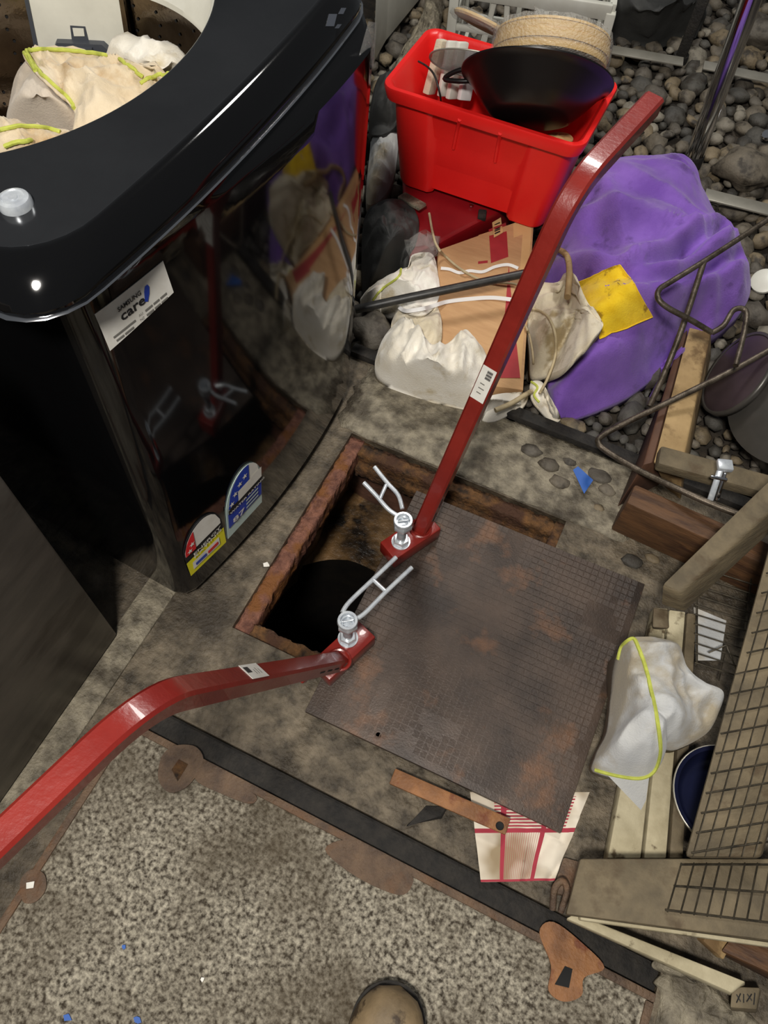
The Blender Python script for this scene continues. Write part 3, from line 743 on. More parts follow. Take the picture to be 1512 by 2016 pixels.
for k in range(40):
    for j in range(14):
        th = 2 * math.pi * (k + (j % 2) * .12) / 40; z = 0.56 + j * 0.02
        c = MP(CS + math.cos(th) * (RO - .0035), CDp + math.sin(th) * (RO - .0035), z, False); t = Vector((0, 0, 1)); s = Vector((math.cos(th), math.sin(th), 0))
        ctr = MP(CS, CDp, z, False); nrm = (ctr - c).normalized(); s = nrm.cross(t); n = len(V)
        V += [c + s * math.cos(a * math.pi / 3) * .0028 + t * math.sin(a * math.pi / 3) * .0028 for a in range(6)]; F.append(tuple(range(n, n + 6)))
mk('drum_holes', V, F, M_black, mach, smooth=False, kind='stuff')
dt = bvh(drum)
def drum_sheet(name, quad_px, m, off, th, parent, nu=10, nv=8):
    q = [Vector((a, b, 0)) for a, b in quad_px]
    G = patch_pts(q, nu, nv, lambda p, u, v: hit(dt, p.x, p.y, off, .8, True))
    return sheet(name, G, nu, nv, m, th, parent)
flt = drum_sheet('lint_filter', [(44, -45), (238, -40), (258, 98), (76, 108)], M_white, 0.012, 0.006, mach)
drum_sheet('filter_rib', [(40, -45), (48, -45), (79, 108), (70, 108)], M_greyplastic, 0.014, 0.006, flt, 1, 8)
drum_sheet('filter_rib', [(236, -40), (245, -40), (266, 90), (256, 92)], M_drum, 0.014, 0.006, flt, 1, 8)
ft = bvh(flt)
def on_filter(name, quad_px, m, off, th):
    q = [Vector((a, b, 0)) for a, b in quad_px]
    return sheet(name, patch_pts(q, 4, 3, lambda p, u, v: hit(ft, p.x, p.y, off, .75, True)), 4, 3, m, th, flt)
on_filter('filter_recess', [(138, 50), (168, 52), (176, 84), (142, 82)], M_greyplastic, 0.001, 0.001)
on_filter('filter_recess_light', [(143, 54), (165, 55), (167, 70), (146, 70)], M_white, 0.0022, 0.001)
on_filter('filter_latch', [(112, 76), (205, 80), (226, 99), (103, 97)], M_greyplastic, 0.014, 0.016)
on_filter('filter_catch', [(138, 82), (186, 84), (190, 96), (134, 94)], M_greyplastic, 0.02, 0.006)
# button on the deck corner and its moulded hollow
deckt = bvh(deck)
bp = hit(deckt, 32, 404, 0.0, 0.905)
lathe('lid_buffer', [(0.019, -0.004), (0.019, 0.006), (0.017, 0.010), (0.013, 0.0115), (0.012, 0.0105), (0.006, 0.0105), (0.005, 0.012), (0, 0.012)], bp, M_zinc, mach, n=36)
# control marks on the front lip
for a, b, w, h in ((655, 40, 16, 24), (676, 22, 10, 12), (668, 52, 8, 8)):
    G = patch_pts([Vector((a - w / 2, b - h / 2, 0)), Vector((a + w / 2, b - h / 2, 0)), Vector((a + w / 2 - 6, b + h / 2, 0)), Vector((a - w / 2 - 6, b + h / 2, 0))], 1, 1, lambda p, u, v: hit(deckt, p.x, p.y, 0.0008, .88, True))
    sheet('control_mark', G, 1, 1, M_greyplastic, 0.0003, mach)
# front stickers: placed on the front face by its own coordinates
bt_ = bvh(body)
def front_pt(px, py, off=0.0012): return hit(bt_, px, py, off)
def front_sheet(name, quad_px, m, parent, nu=6, nv=2, off=0.001, th=0.0008):
    q = [front_pt(a, b, 0) for a, b in quad_px]   # corners on the face, edges straight on the face
    tree = bt_
    def fn(p, u, v):
        h = tree.find_nearest(p); n = h[1] if h[1].x > 0 else -h[1]; return h[0] + n * off
    return sheet(name, patch_pts(q, nu, nv, fn), nu, nv, m, th, parent), q
care, cq = front_sheet('care_sticker', [(186, 618), (320, 513), (341, 575), (216, 690)], M_label, mach)
rt = (cq[1] - cq[0]).normalized(); upv = Vector((0, 0, 1)); wdt = (cq[1] - cq[0]).length; hgt = (cq[0] - cq[3]).length
def cpt(u, v): return cq[0] + (cq[1] - cq[0]) * u + (cq[3] - cq[0]) * v + NF * 0.006
text('print', 'SAMSUNG', cpt(0.25, 0.30), rt, upv, 0.0095, M_ink, care, True, fit=wdt * 0.34, snap=(bt_, .0018))
text('print', 'care', cpt(0.25, 0.55), rt, upv, 0.021, M_ink, care, True, fit=wdt * 0.36, snap=(bt_, .0018))
v = [cpt(0.60, 0.52), cpt(0.63, 0.30), cpt(0.66, 0.20), cpt(0.70, 0.20), cpt(0.715, 0.28), cpt(0.69, 0.42), cpt(0.64, 0.57)]
mk('tick_mark', [bt_.find_nearest(p)[0] + NF * .0019 for p in v], [tuple(range(7))], M_bluelab, care, smooth=False)
def stroke(parent, u0, u1, v, h=.0030):
    # print too small to read in the photograph: a plain grey stroke on the sticker
    G = patch_pts([cpt(u0, v - h / hgt), cpt(u1, v - h / hgt), cpt(u1, v), cpt(u0, v)], 4, 1, lambda p, a, b: bt_.find_nearest(p)[0] + NF * .0018)
    sheet('print_line', G, 4, 1, M_inkgrey, .0003, parent)
for row, (v_, tx) in enumerate(((0.75, 'AU'), (0.87, 'NZ'))):
    text('print', tx, cpt(0.47, v_), rt, upv, 0.0058, M_inkgrey, care, fit=wdt * 0.06, snap=(bt_, .0018))
    for a, b in ((.57, .68), (.70, .79), (.81, .91)): stroke(care, a, b, v_)
stroke(care, .08, .41, .78); stroke(care, .10, .21, .90); stroke(care, .23, .36, .90)
# energy and water labels (round-topped)
def dome_label(name, quad_px, bands, parent):
    """quad: top-left, top-right, bottom-right, bottom-left of the straight label box; bands: (v0,v1,u0,u1,material,name)"""
    q = [front_pt(a, b, 0) for a, b in quad_px]
    def pt(u, v, off=0.0015):
        p = (q[0] * (1 - u) + q[1] * u) * (1 - v) + (q[3] * (1 - u) + q[2] * u) * v
        h = bt_.find_nearest(p); n = h[1] if h[1].x > 0 else -h[1]; return h[0] + n * off
    top = [(0.5 - 0.5 * math.cos(math.pi * k / 16), 0.5 - 0.5 * math.sin(math.pi * k / 16)) for k in range(17)]
    rim = top + [(1, 1), (0, 1)]
    V = [pt(u, v, .0018) for u, v in rim] + [pt(u, v, .0004) for u, v in rim]; L = len(rim)
    F = [tuple(range(L)), tuple(range(2 * L - 1, L - 1, -1))] + [(i, i + L, (i + 1) % L + L, (i + 1) % L) for i in range(L)]
    bm = bmesh.new(); vs = [bm.verts.new(x) for x in V]
    for f in F: bm.faces.new([vs[i] for i in f])
    base = mkbm(name, bm, bands[0], parent)
    for (poly, m, nm, off) in bands[1]:
        mk(nm, [pt(u, v, off) for u, v in poly], [tuple(range(len(poly)))], m, base, smooth=False)
    return base, pt, (q[1] - q[0]).normalized()
def rect(u0, u1, v0, v1): return [(u0, v0), (u1, v0), (u1, v1), (u0, v1)]
def arc(u0, u1, r=.46, v=.5, n=10, close=True):
    pts = []
    for k in range(n + 1):
        u = u0 + (u1 - u0) * k / n; pts.append((u, v - math.sqrt(max(0, r * r - (u - .5) ** 2)) * (0.5 / 0.5)))
    return pts + [(u1, v), (u0, v)]
def stars(parent, pt, rt, spots, size):
    for (u, v) in spots:
        c = pt(u, v, .0062); V = []
        for k in range(10):
            a = math.pi / 2 + k * math.pi / 5; r = size * (1 if k % 2 == 0 else .42); V.append(c + rt * math.cos(a) * r + Vector((0, 0, 1)) * math.sin(a) * r)
        mk('star', V, [tuple(range(10))], M_label, parent, smooth=False)
QE = [(352, 1064), (428, 985), (466, 1082), (393, 1160)]
en, pte, re_ = dome_label('energy_label', QE, (M_ink, [(arc(.05, .95, v=.46), M_label, 'dome', .0034), (arc(.05, .3, v=.46), M_redlab, 'star_band', .0046), (rect(.0, 1, .62, 1), M_yellab, 'yellow_panel', .0034), (rect(.16, .84, .70, .88), M_label, 'panel', .0050)]), mach)
stars(en, pte, re_, [(.15, .38), (.22, .27)], 0.0075)
text('print', 'ENERGY', pte(.2, .555), re_, upv, 0.012, M_label, en, True, fit=.075, snap=(bt_, .0068))
text('print', 'RATING', pte(.2, .625), re_, upv, 0.010, M_label, en, True, fit=.075, snap=(bt_, .0068))
mk('print_line', [pte(u, v, .0064) for u, v in rect(.22, .48, .755, .82)], [(0, 1, 2, 3)], M_bluelab, en, smooth=False)
mk('print_line', [pte(u, v, .0064) for u, v in rect(.53, .79, .755, .82)], [(0, 1, 2, 3)], M_redlab, en, smooth=False)
QW = [(440, 960), (512, 884), (535, 1000), (470, 1076)]
wa, ptw, rw_ = dome_label('water_label', QW, (M_palelab, [(arc(.04, .96, v=.44), M_label, 'dome', .0034), (arc(.04, .62, v=.44), M_bluelab, 'star_band', .0044), (rect(.3, .96, .26, .44), M_label, 'dome_panel', .0054), (rect(.03, .97, .44, .52), M_ink, 'title_band', .0056), (rect(.03, .97, .52, .80), M_bluelab, 'blue_panel', .0036)]), mach)
stars(wa, ptw, rw_, [(.12, .37), (.22, .25), (.35, .16), (.49, .11)], 0.008)
text('print', 'WATER RATING', ptw(.06, .52), rw_, upv, 0.009, M_label, wa, True, fit=.105, snap=(bt_, .0068))
text('print', '87', ptw(.12, .74), rw_, upv, 0.022, M_label, wa, True, fit=.036, snap=(bt_, .0068))
for k in range(3): mk('print_line', [ptw(u, v, .0056) for u, v in rect(.5, .85, .57 + k * .07, .60 + k * .07)], [(0, 1, 2, 3)], M_palelab, wa, smooth=False)
# loose protective film at the far front corner
fq = [front_pt(a, b, 0.002) for a, b in ((722, 40), (741, 60), (731, 150), (692, 165))]
fq = [PX(726, 42, -0.515), PX(742, 45, -0.51), PX(736, 130, -0.515), PX(692, 166, -0.515)]
sheet('peeling_film', patch_pts(fq, 4, 4), 4, 4, M_film, 0.0006, mach)
for sx, sd in ((0.06, 0.06), (MW - .06, 0.06), (0.06, MD - .06), (MW - .06, MD - .06)):
    lathe('foot', [(0.0, 0), (0.022, 0), (0.022, .008), (0.012, .012), (0.012, .02), (0, .02)], MP(sx, sd, 0.0), M_rubber, mach, n=20)

# cloths in the tub
def in_drum(q):
    c = MP(CS, CDp, q.z, False); d = q - c; d.z = 0
    return q if d.length < .255 else Vector((c.x, c.y, q.z)) + d.normalized() * .255
def trim(parent, tree, px, r=0.0032, off=0.002, m=M_lime, z=.8):
    pts = []
    for a, b, _ in spline([(a, b, 0) for a, b in px], 6):
        w = ray(a, b).normalized(); h = tree.ray_cast(CAM, w)
        if h[0] is None: h = tree.find_nearest(P(a, b, z))
        n = h[1] if h[1].dot(w) < 0 else -h[1]; pts.append(h[0] + n * off)
    return tube('hem', pts, r, m, parent, n=7)
c0 = lump('cloth', [(-60, 60, 0.600), (120, 60, 0.600), (300, 70, 0.600), (430, 140, 0.600), (330, 300, 0.600), (100, 380, 0.600), (-60, 330, 0.600)], (150, 200, 0.605), M_tangrey, clip=in_drum, base=.45, fold=.015, seed=31, p=2,
          label='greyish tan cloth at the bottom of the washing pile, mostly hidden', cat='cloth', group='cloths in the washing machine')
c3 = lump('cloth', [(205, 118, 0.705), (255, 74, 0.725), (320, 82, 0.745), (395, 112, 0.725), (440, 170, 0.705), (330, 190, 0.705), (240, 160, 0.705)], (310, 125, 0.785), M_whitec, clip=in_drum, base=.63, fold=.03, seed=5, fs=8,
          over=[c0], label='white cloth at the back right of the washing pile', cat='cloth', group='cloths in the washing machine')
c2 = lump('cloth', [(35, 150, 0.705), (70, 128, 0.715), (130, 170, 0.725), (165, 220, 0.725), (150, 258, 0.705), (70, 262, 0.685), (15, 240, 0.685), (22, 195, 0.685)], (85, 200, 0.765), M_tangrey, clip=in_drum, base=.63, fold=.025, seed=8,
          over=[c0, c3], label='pinkish grey cloth at the left of the washing pile', cat='cloth', group='cloths in the washing machine')
c1 = lump('cloth', [(46, 112, 0.735), (70, 106, 0.735), (130, 108, 0.735), (215, 120, 0.735), (265, 134, 0.735), (350, 150, 0.735), (440, 180, 0.745), (300, 290, 0.755), (150, 320, 0.755), (148, 225, 0.745), (120, 190, 0.745), (80, 155, 0.735)], (230, 190, 0.765), M_tan, clip=in_drum, base=.66, fold=.04, seed=2, fs=8, rings=34,
          over=[c0, c3, c2], label='beige cloth with lime green stitched hem on top of the washing pile', cat='cloth', group='cloths in the washing machine')
t1 = bvh(c1)
trim(c1, t1, [(148, 215), (128, 190), (100, 165), (78, 142), (60, 118), (49, 106), (58, 100), (100, 99), (150, 101), (210, 111)])
trim(c1, t1, [(236, 116), (252, 130), (268, 140), (282, 150)]); trim(c1, t1, [(278, 166), (300, 152), (325, 147), (350, 149)])
c4 = lump('cloth', [(-40, 250, 0.765), (30, 244, 0.785), (90, 250, 0.785), (140, 262, 0.785), (150, 300, 0.785), (60, 340, 0.765), (-40, 330, 0.765)], (50, 280, 0.805), M_tan, clip=in_drum, base=.68, fold=.03, seed=12,
          over=[c0, c3, c2, c1], label='beige cloth rolled against the near rim of the washing machine', cat='cloth', group='cloths in the washing machine')
t4 = bvh(c4); trim(c4, t4, [(0, 258), (40, 250), (90, 254), (118, 262)]); trim(c4, t4, [(10, 288), (30, 280), (60, 278)])
# sink pile onto the tub floor is hidden; grey cabinet to the left
cb = thing('metal_cabinet', (-1.0, -0.2, 0), 'plain grey metal cabinet at the lower left beside the washing machine', 'cabinet')
hexa('carcass', prism([(-1.3, -0.75), (-0.686, -0.75), (-0.684, 0.302), (-1.3, 0.302)], 0.006, 0.86), M_cab, cb, bevel=0.006)

# ================================================================== THINGS ON THE GRAVEL
# red tub --------------------------------------------------------
TZ0, TZ1 = 0.122, 0.40
tub = thing('plastic_tub', (-0.50, 1.80, TZ0), 'bright red plastic storage tub piled with cookware', 'tub')
def rr_ring(x0, x1, y0, y1, r, z, bul=0.0, foot=0.0):
    pts = []
    def edge(a, b, n):
        for k in range(n): pts.append((a[0] + (b[0] - a[0]) * k / n, a[1] + (b[1] - a[1]) * k / n))
    def corner(cx, cy, a0):
        for k in range(6): t = a0 + (math.pi / 2) * k / 6; pts.append((cx + r * math.cos(t), cy + r * math.sin(t)))
    corner(x0 + r, y0 + r, math.pi); edge((x0 + r, y0), (x1 - r, y0), 40)
    corner(x1 - r, y0 + r, 1.5 * math.pi); edge((x1, y0 + r), (x1, y1 - r), 20)
    corner(x1 - r, y1 - r, 0); edge((x1 - r, y1), (x0 + r, y1), 40)
    corner(x0 + r, y1 - r, math.pi / 2); edge((x0, y1 - r), (x0, y0 + r), 20)
    out = []; xc, w = (x0 + x1) / 2, (x1 - x0) / 2; yc, h = (y0 + y1) / 2, (y1 - y0) / 2
    for x, y in pts:
        a = abs(x - xc) / w; s = min(1, max(0, (a - .50) / .07)); s = s * s * (3 - 2 * s)
        yy = y + (bul * (1 - s) if y < yc else -bul * (1 - s)) * (1 if abs(y - yc) > h * .8 else 0)
        out.append(Vector((x, yy, z + foot * (1 - s))))
    return out
RX = (-0.757, -0.243, 1.663, 1.96); BX = (-0.712, -0.297, 1.69, 1.925)
def tring(t, off, r, z=None, **k):
    a = [BX[i] + (RX[i] - BX[i]) * t for i in range(4)]
    return rr_ring(a[0] - off, a[1] + off, a[2] - off, a[3] + off, r, TZ0 + (TZ1 - TZ0) * t if z is None else z, **k)
trs = [tring(0, -.012, .03, z=TZ0, bul=.014, foot=.02), tring(.02, -.002, .035, bul=.014, foot=.02), tring(.06, 0, .035, bul=.014, foot=.014), tring(.5, -.006, .035, bul=.012), tring(.80, -.012, .035, bul=.010), tring(.86, -.012, .035, bul=.004), tring(.87, -.004, .035), tring(.88, .002, .035),
       tring(.98, .004, .037), tring(1.0, .001, .035), tring(1.0, -.010, .03), tring(.97, -.016, .03), tring(.5, -.02, .03), tring(.06, -.012, .03), tring(.05, -.02, .03)]
L = len(trs[0]); V = [v for r in trs for v in r]; F = []
for i in range(len(trs) - 1):
    for j in range(L): F.append((i * L + j, i * L + (j + 1) % L, (i + 1) * L + (j + 1) % L, (i + 1) * L + j))
F += [tuple(range(L - 1, -1, -1)), tuple((len(trs) - 1) * L + j for j in range(L))]
bm = bmesh.new(); vs = [bm.verts.new(v) for v in V]
for f in F: bm.faces.new([vs[i] for i in f])
tubm = mkbm('shell', bm, M_redtub, tub, sharp=40)
tt = bvh(tubm)
for a, b in (((905, 235), (893, 292)), ((985, 262), (975, 318))):
    tube('rib', [hit(tt, a[0] + (b[0] - a[0]) * k / 4, a[1] + (b[1] - a[1]) * k / 4, .001) for k in range(5)], 0.005, M_redtub, tub, n=6)
# case beneath it
rc = thing('red_case', (-0.52, 1.72, 0), 'dark red hard case lying under the red tub', 'case')
hexa('shell', [P(785, 545, .004), P(872, 520, .004), P(1020, 440, .004), P(800, 300, .004), P(800, 508, .10), P(868, 478, .11), P(1005, 405, .118), P(790, 330, .118)], M_redcase, rc, bevel=0.012)
beam('latch', P(950, 415, .12), P(948, 432, .115), 0.022, 0.014, M_rubber, rc, bevel=0.003)
lathe('rivet', [(0.006, 0), (0.006, .002), (0.003, .004), (0, .004)], P(928, 405, .119), M_chrome, rc, n=14)
# wok, lid, steamer -----------------------------------------------
ax = Vector((-0.20, 0.73, 0.65)).normalized(); wc = PY(1056, 158, 1.80)
wok = thing('wok', wc - ax * .12, 'black wok tipped against the front of the red tub', 'wok')
lathe('bowl', [(0.0, -.085), (0.088, -.085), (0.1, -.08), (0.13, -.05), (0.162, -.012), (0.172, -.003), (0.180, 0), (0.181, .003), (0.174, .003), (0.158, -.012), (0.126, -.047), (0.096, -.074), (0, -.078)], wc, M_wok, wok, axis=ax, n=64)
hx = P(905, 150, .50)
tube('loop_handle', spline([PY(935, 158, 1.80), PY(905, 160, 1.79), PY(875, 155, 1.79), PY(905, 138, 1.80), PY(945, 138, 1.81)], 6), 0.006, M_wok, wok, n=8)
gl = thing('glass_lid', PY(930, 128, 1.775), 'smoked glass pan lid behind the black wok', 'pan lid')
la = Vector((-0.15, 0.68, 0.70)).normalized()
lathe('glass', [(0.0, .018), (0.05, .016), (0.08, .010), (0.10, .003), (0.104, 0), (0.10, 0), (0.08, .007), (0.05, .013), (0, .015)], PY(930, 128, 1.775), M_glasslid, gl, axis=la, n=48)
v, f = lathe_vf([(0.103, -.001), (0.106, -.001), (0.106, .002), (0.103, .002), (0.103, -.001)], PY(930, 128, 1.775), la, 48); mk('metal_rim', v, f, M_steelflat, gl)
stm = thing('bamboo_steamer', P(1085, 120, .52), 'round bamboo steamer wrapped in clear film on the red tub', 'steamer')
sa = Vector((-0.20, 0.68, 0.70)).normalized(); sc_ = PY(1080, 128, 1.85)
for k, (h0, h1, r0) in enumerate(((0.0, 0.017, .134), (0.018, 0.035, .137), (0.036, 0.053, .134))):
    lathe('tier', [(r0 - .012, h0), (r0, h0), (r0 + .001, (h0 + h1) / 2), (r0, h1), (r0 - .012, h1), (r0 - .012, h0)], sc_, M_bamboo, stm, axis=sa, n=56)
lathe('slat_floor', [(0, .004), (.122, .004), (.122, .008), (0, .008)], sc_, M_bamboo, stm, axis=sa, n=40)
lathe('woven_lid', [(0.128, .053), (.135, .054), (.133, .060), (.09, .064), (0, .066), (0, .053)], sc_, M_bamboo, stm, axis=sa, n=56)
v, f = lathe_vf([(0.05, -.006), (0.136, -.004), (0.141, .01), (0.141, .053), (0.137, .067), (0.09, .073), (0.02, .078)], sc_, sa, 72)
v = [p + noise.noise_vector(p * 38) * .004 for p in v]; fl = mk('cling_film', v, f, M_film, stm)
tw = P(1060, 35, .56); v, f = lathe_vf([(0.06, 0), (.04, .015), (.022, .03), (.010, .045), (.016, .06)], PY(1050, 75, 1.93), (0.0, .3, 1), 30)
mk('film_knot', [p + noise.noise_vector(p * 60) * .014 for p in v], f, M_film, stm)
bl = thing('bamboo_disc', PY(950, 52, 2.06), 'thin bamboo disc in film lying behind the smoked glass lid', 'bamboo disc')
lathe('disc', [(0, 0), (.082, 0), (.086, .005), (.082, .011), (.05, .014), (0, .015)], PY(950, 52, 2.06), M_bamboo, bl, axis=(0.12, 0.60, 0.79), n=48)
v, f = lathe_vf([(.02, .02), (.074, .017), (.092, .006), (.092, -.006), (.066, -.009)], PY(950, 52, 2.06), (0.12, 0.60, 0.79), 60)
mk('cling_film', [p + noise.noise_vector(p * 40) * .004 for p in v], f, M_film, bl)
for i, (a, b, c, w, m, lb) in enumerate((((848, 185), (876, 78), .46, .016, M_cream, 'grey-white bar standing at the left end of the red tub'),
                                       ((873, 190), (891, 80), .47, .010, M_white, 'thin white bar standing second from the left in the red tub'),
                                       ((887, 195), (905, 82), .47, .012, M_white, 'thin white bar standing third from the left in the red tub'),
                                       ((908, 198), (920, 100), .46, .012, M_strap, 'short white bar standing beside the black wok'))):
    p0 = PY(a[0] - 4 + 3 * i, a[1], 1.835); p1 = PY(b[0] - 4 + 5 * i, b[1], 1.885)
    o = beam('plastic_bar', p0, p1, w * 1.25, .04, m, up=(0.1, .7, .7), bevel=.004); tag(o, lb, 'plastic bar', 'white bars in the red tub')
o = lump('brown_paper', [(1070, 272, .285), (1090, 260, .288), (1118, 262, .288), (1128, 276, .285), (1098, 284, .282)], (1099, 271, .293), M_cartonlight, base=.275, fold=.008, fs=30, rings=6, label='scrap of brown paper at the front right of the red tub', cat='paper')
o = lump('plastic_bag', [Vector(q) for q in ((-.66, 1.73, .19), (-.5, 1.73, .20), (-.35, 1.73, .20), (-.34, 1.8, .21), (-.35, 1.87, .20), (-.5, 1.87, .20), (-.66, 1.87, .19), (-.67, 1.8, .19))], Vector((-.5, 1.80, .22)), M_darkgrey, base=.16, fold=.02, fs=14, label='dark crumpled bag filling the inside of the red tub', cat='bag')
tag(tube('cord', spline([P(824, 121, .41), P(842, 132, .43), P(856, 150, .43), P(866, 185, .40), P(868, 200, .36)], 6), .0025, M_blackpipe), 'thin black cord hooked over the rim of the red tub', 'cord')

# cardboard carton ------------------------------------------------
ct = thing('cardboard_carton', P(950, 640, 0), 'flattened brown cardboard carton with red printed stripes, lying under white cloths', 'carton')
tl, tr_, br, blc = P(862, 492, .10), P(1052, 424, .125), P(1030, 768, .075), P(858, 745, .075)
top = [tl, tr_, br, blc]; bot = [Vector((p.x, p.y, 0.004)) for p in top]
carton = hexa('body', [bot[3], bot[2], bot[1], bot[0], top[3], top[2], top[1], top[0]], M_carton, ct, bevel=0.002)
ctt = bvh(carton)
def on(tree, quad_px, name, m, parent, off=.0012, th=.001, nu=3, nv=6):
    q = [Vector((a, b, 0)) for a, b in quad_px]
    return sheet(name, patch_pts(q, nu, nv, lambda p, u, v: hit(tree, p.x, p.y, off)), nu, nv, m, th, parent)
on(ctt, [(942, 463), (1048, 428), (1025, 745), (936, 745)], 'side_panel', M_cartonlight, ct, .0012)
on(ctt, [(962, 452), (996, 438), (1004, 560), (968, 545)], 'red_stripe', M_cartonred, ct, .0026)
on(ctt, [(968, 545), (1004, 560), (1024, 745), (985, 745)], 'red_stripe', M_cartonred, ct, .0026)
on(ctt, [(941, 516), (960, 514), (960, 519), (941, 521)], 'red_bar', M_cartonred, ct, .0026)
on(ctt, [(938, 640), (975, 622), (976, 627), (939, 646)], 'red_bar', M_cartonred, ct, .0026)
lbq = on(ctt, [(969, 438), (986, 428), (990, 460), (972, 470)], 'shipping_label', M_cartonlight, ct, .0045)
for k in range(5): on(ctt, [(973, 442 + k * 5), (984, 437 + k * 5), (984.5, 439.5 + k * 5), (973.5, 444.5 + k * 5)], 'label_line', M_ink, lbq, .0056, .0004, 1, 1)
cpt_ = hit(ctt, 955, 592, .0026); v, f = lathe_vf([(.004, 0), (.010, 0), (.010, .0006), (.004, .0006), (.004, 0)], cpt_, (0, -.1, 1), 20); mk('round_mark', v, f, M_ink, ct)
hexa('mark_bar', beam8(cpt_ + Vector((-.007, .002, .001)), cpt_ + Vector((.007, -.002, .001)), .003, .0006), M_ink, ct, bevel=0)
on(ctt, [(955, 612), (964, 610), (965, 622), (956, 624)], 'small_print', M_woodtan, ct, .0026, .0005, 1, 1)

# timber off-cuts
tA = [(P(1200, 1046, 0)), (P(1345, 1113, 0))]; dx_ = (tA[1] - tA[0]).normalized(); pr_ = Vector((-dx_.y, dx_.x, 0))
a0 = tA[0] + pr_ * .03; a1 = a0 + dx_ * .42
tag(beam('timber', Vector((a0.x, a0.y, .062)), Vector((a1.x, a1.y, .062)), .055, .12, M_woodbrown, bevel=.006), 'brown timber block lying across the right side of the hatch surround', 'timber', 'timber off-cuts')
b0 = P(1316, 905, .13); b1_ = P(1378, 652, .13)
tag(hexa('timber', [P(1310, 960, .0), P(1340, 985, .0), P(1400, 700, .0), P(1360, 700, .0), P(1286, 911, .125), P(1345, 908, .125), P(1400, 654, .13), P(1357, 644, .13)], M_woodtan, bevel=.004), 'tan timber board running away from the brown block beside the purple bag', 'timber', 'timber off-cuts')
tag(hexa('timber', [P(1214, 1000, .0), P(1306, 950, .0), P(1350, 700, .0), P(1330, 712, .0), P(1266, 915, .118), P(1284, 911, .122), P(1354, 648, .126), P(1340, 660, .12)], M_woodred, bevel=.003), 'dark red-brown board standing on edge left of the tan timber board', 'timber', 'timber off-cuts')
tag(beam('timber', P(1283, 925, .118) + Vector((0, .02, .02)), P(1500, 985, .118) + Vector((0, .02, .02)), .05, .03, M_wood, bevel=.006), 'thin worn board lying on top of the brown timber block', 'timber', 'timber off-cuts')
def rock(px, py, r, m, lb, sq=(1, .8, .6), seed=1, z=None):
    bm = pebble_mesh(seed, 3)
    c = P(px, py, r * sq[2] * .6)
    for v in bm.verts: v.co = Vector((v.co.x * r * sq[0], v.co.y * r * sq[1], v.co.z * r * sq[2])) + c
    return tag(mkbm('rock', bm, m, sharp=None), lb, 'rock', 'larger rocks')
rock(735, 650, .06, M_st[1], 'grey rock beside the washing machine under the cloths', seed=8)
# dark bag and pale plastic beside the machine
lump('dark_bag', [(716, 590, .0), (712, 480, .04), (722, 420, .08), (760, 395, .12), (800, 398, .13), (824, 430, .13), (818, 480, .09), (790, 520, .06), (770, 560, .02), (740, 590, .0)], (770, 470, .16), M_darkgrey, base=-.02, fold=.03, fs=10, seed=21, over=[rc, bpy.data.objects['rock']], label='dark grey bag wedged between the washing machine and the red case', cat='bag')
lump('pale_plastic', [(722, 400, .02), (728, 300, .03), (738, 230, .04), (772, 225, .05), (785, 260, .05), (778, 330, .04), (762, 380, .02)], (755, 300, .08), M_voile, base=-.02, fold=.03, fs=11, seed=22, over=[bpy.data.objects['dark_bag'], rc], label='crumpled pale plastic beside the left side of the red tub', cat='plastic')
lump('dark_bag', [(728, 260, .05), (738, 170, .10), (770, 140, .14), (800, 150, .14), (800, 200, .12), (775, 250, .10)], (765, 195, .16), M_darkgrey, base=-.02, fold=.03, fs=14, seed=23, over=[bpy.data.objects['pale_plastic'], bpy.data.objects['dark_bag']], label='dark crumpled bag behind the left corner of the red tub', cat='bag')
tag(beam('pebbled_tag', P(790, 385, .13), P(832, 408, .14), .03, .01, M_stone_tag if False else M_ledge, bevel=.003), 'small speckled card dangling under the left corner of the red tub', 'card')
# purple cloth bag -------------------------------------------------
pbag = lump('purple_bag', [(1085, 455, .08), (1118, 375, .14), (1155, 325, .17), (1210, 312, .19), (1270, 308, .19), (1335, 303, .18), (1368, 325, .17), (1385, 370, .16), (1405, 412, .15), (1445, 460, .12), (1476, 540, .09), (1468, 600, .06), (1420, 650, .03), (1360, 690, .01), (1290, 745, .0), (1215, 795, .0), (1112, 826, .0), (1085, 790, .02), (1078, 720, .03), (1075, 640, .05), (1060, 560, .06)],
            (1270, 500, .27), M_purple, base=-.02, fold=.07, fs=5.0, fdir=(.6, 1.3), hf=.45, gap=.010, over=[o for o in COL.objects if o.parent is None and (o.name.startswith('timber') or o.name in ('cardboard_carton',))], creases=[([(1090, 470, .2), (1160, 500, .25), (1240, 512, .27), (1330, 490, .25), (1425, 450, .2)], .030, .017), ([(1130, 540, .2), (1230, 545, .25), (1340, 525, .24), (1455, 500, .16)], .026, .017), ([(1150, 350, .2), (1190, 420, .25), (1215, 490, .26)], .012, .02), ([(1100, 740, .06), (1180, 700, .1), (1300, 620, .2), (1400, 590, .15)], .022, .022), ([(1120, 800, .03), (1230, 740, .06), (1330, 680, .08)], .016, .02)], p=2.0, rings=44, sub=8, seed=4, label='large purple cloth bag with a yellow patch slumped on the gravel', cat='bag')
pt_ = bvh(pbag)
q = [Vector((a, b, 0)) for a, b in ((1142, 556), (1222, 522), (1280, 622), (1180, 668))]
pat = sheet('yellow_patch', patch_pts(q, 14, 14, lambda p, u, v: hit(pt_, p.x, p.y, .007)), 14, 14, M_yellow, .002, pbag)
def seam(px, m=M_yellow, r=.0016): return tube('stitching', [hit(pt_, a, b, .0075) for a, b in px], r, m, pat, n=5)
def lerp2(a, b, n): return [(a[0] + (b[0] - a[0]) * k / n, a[1] + (b[1] - a[1]) * k / n) for k in range(n + 1)]
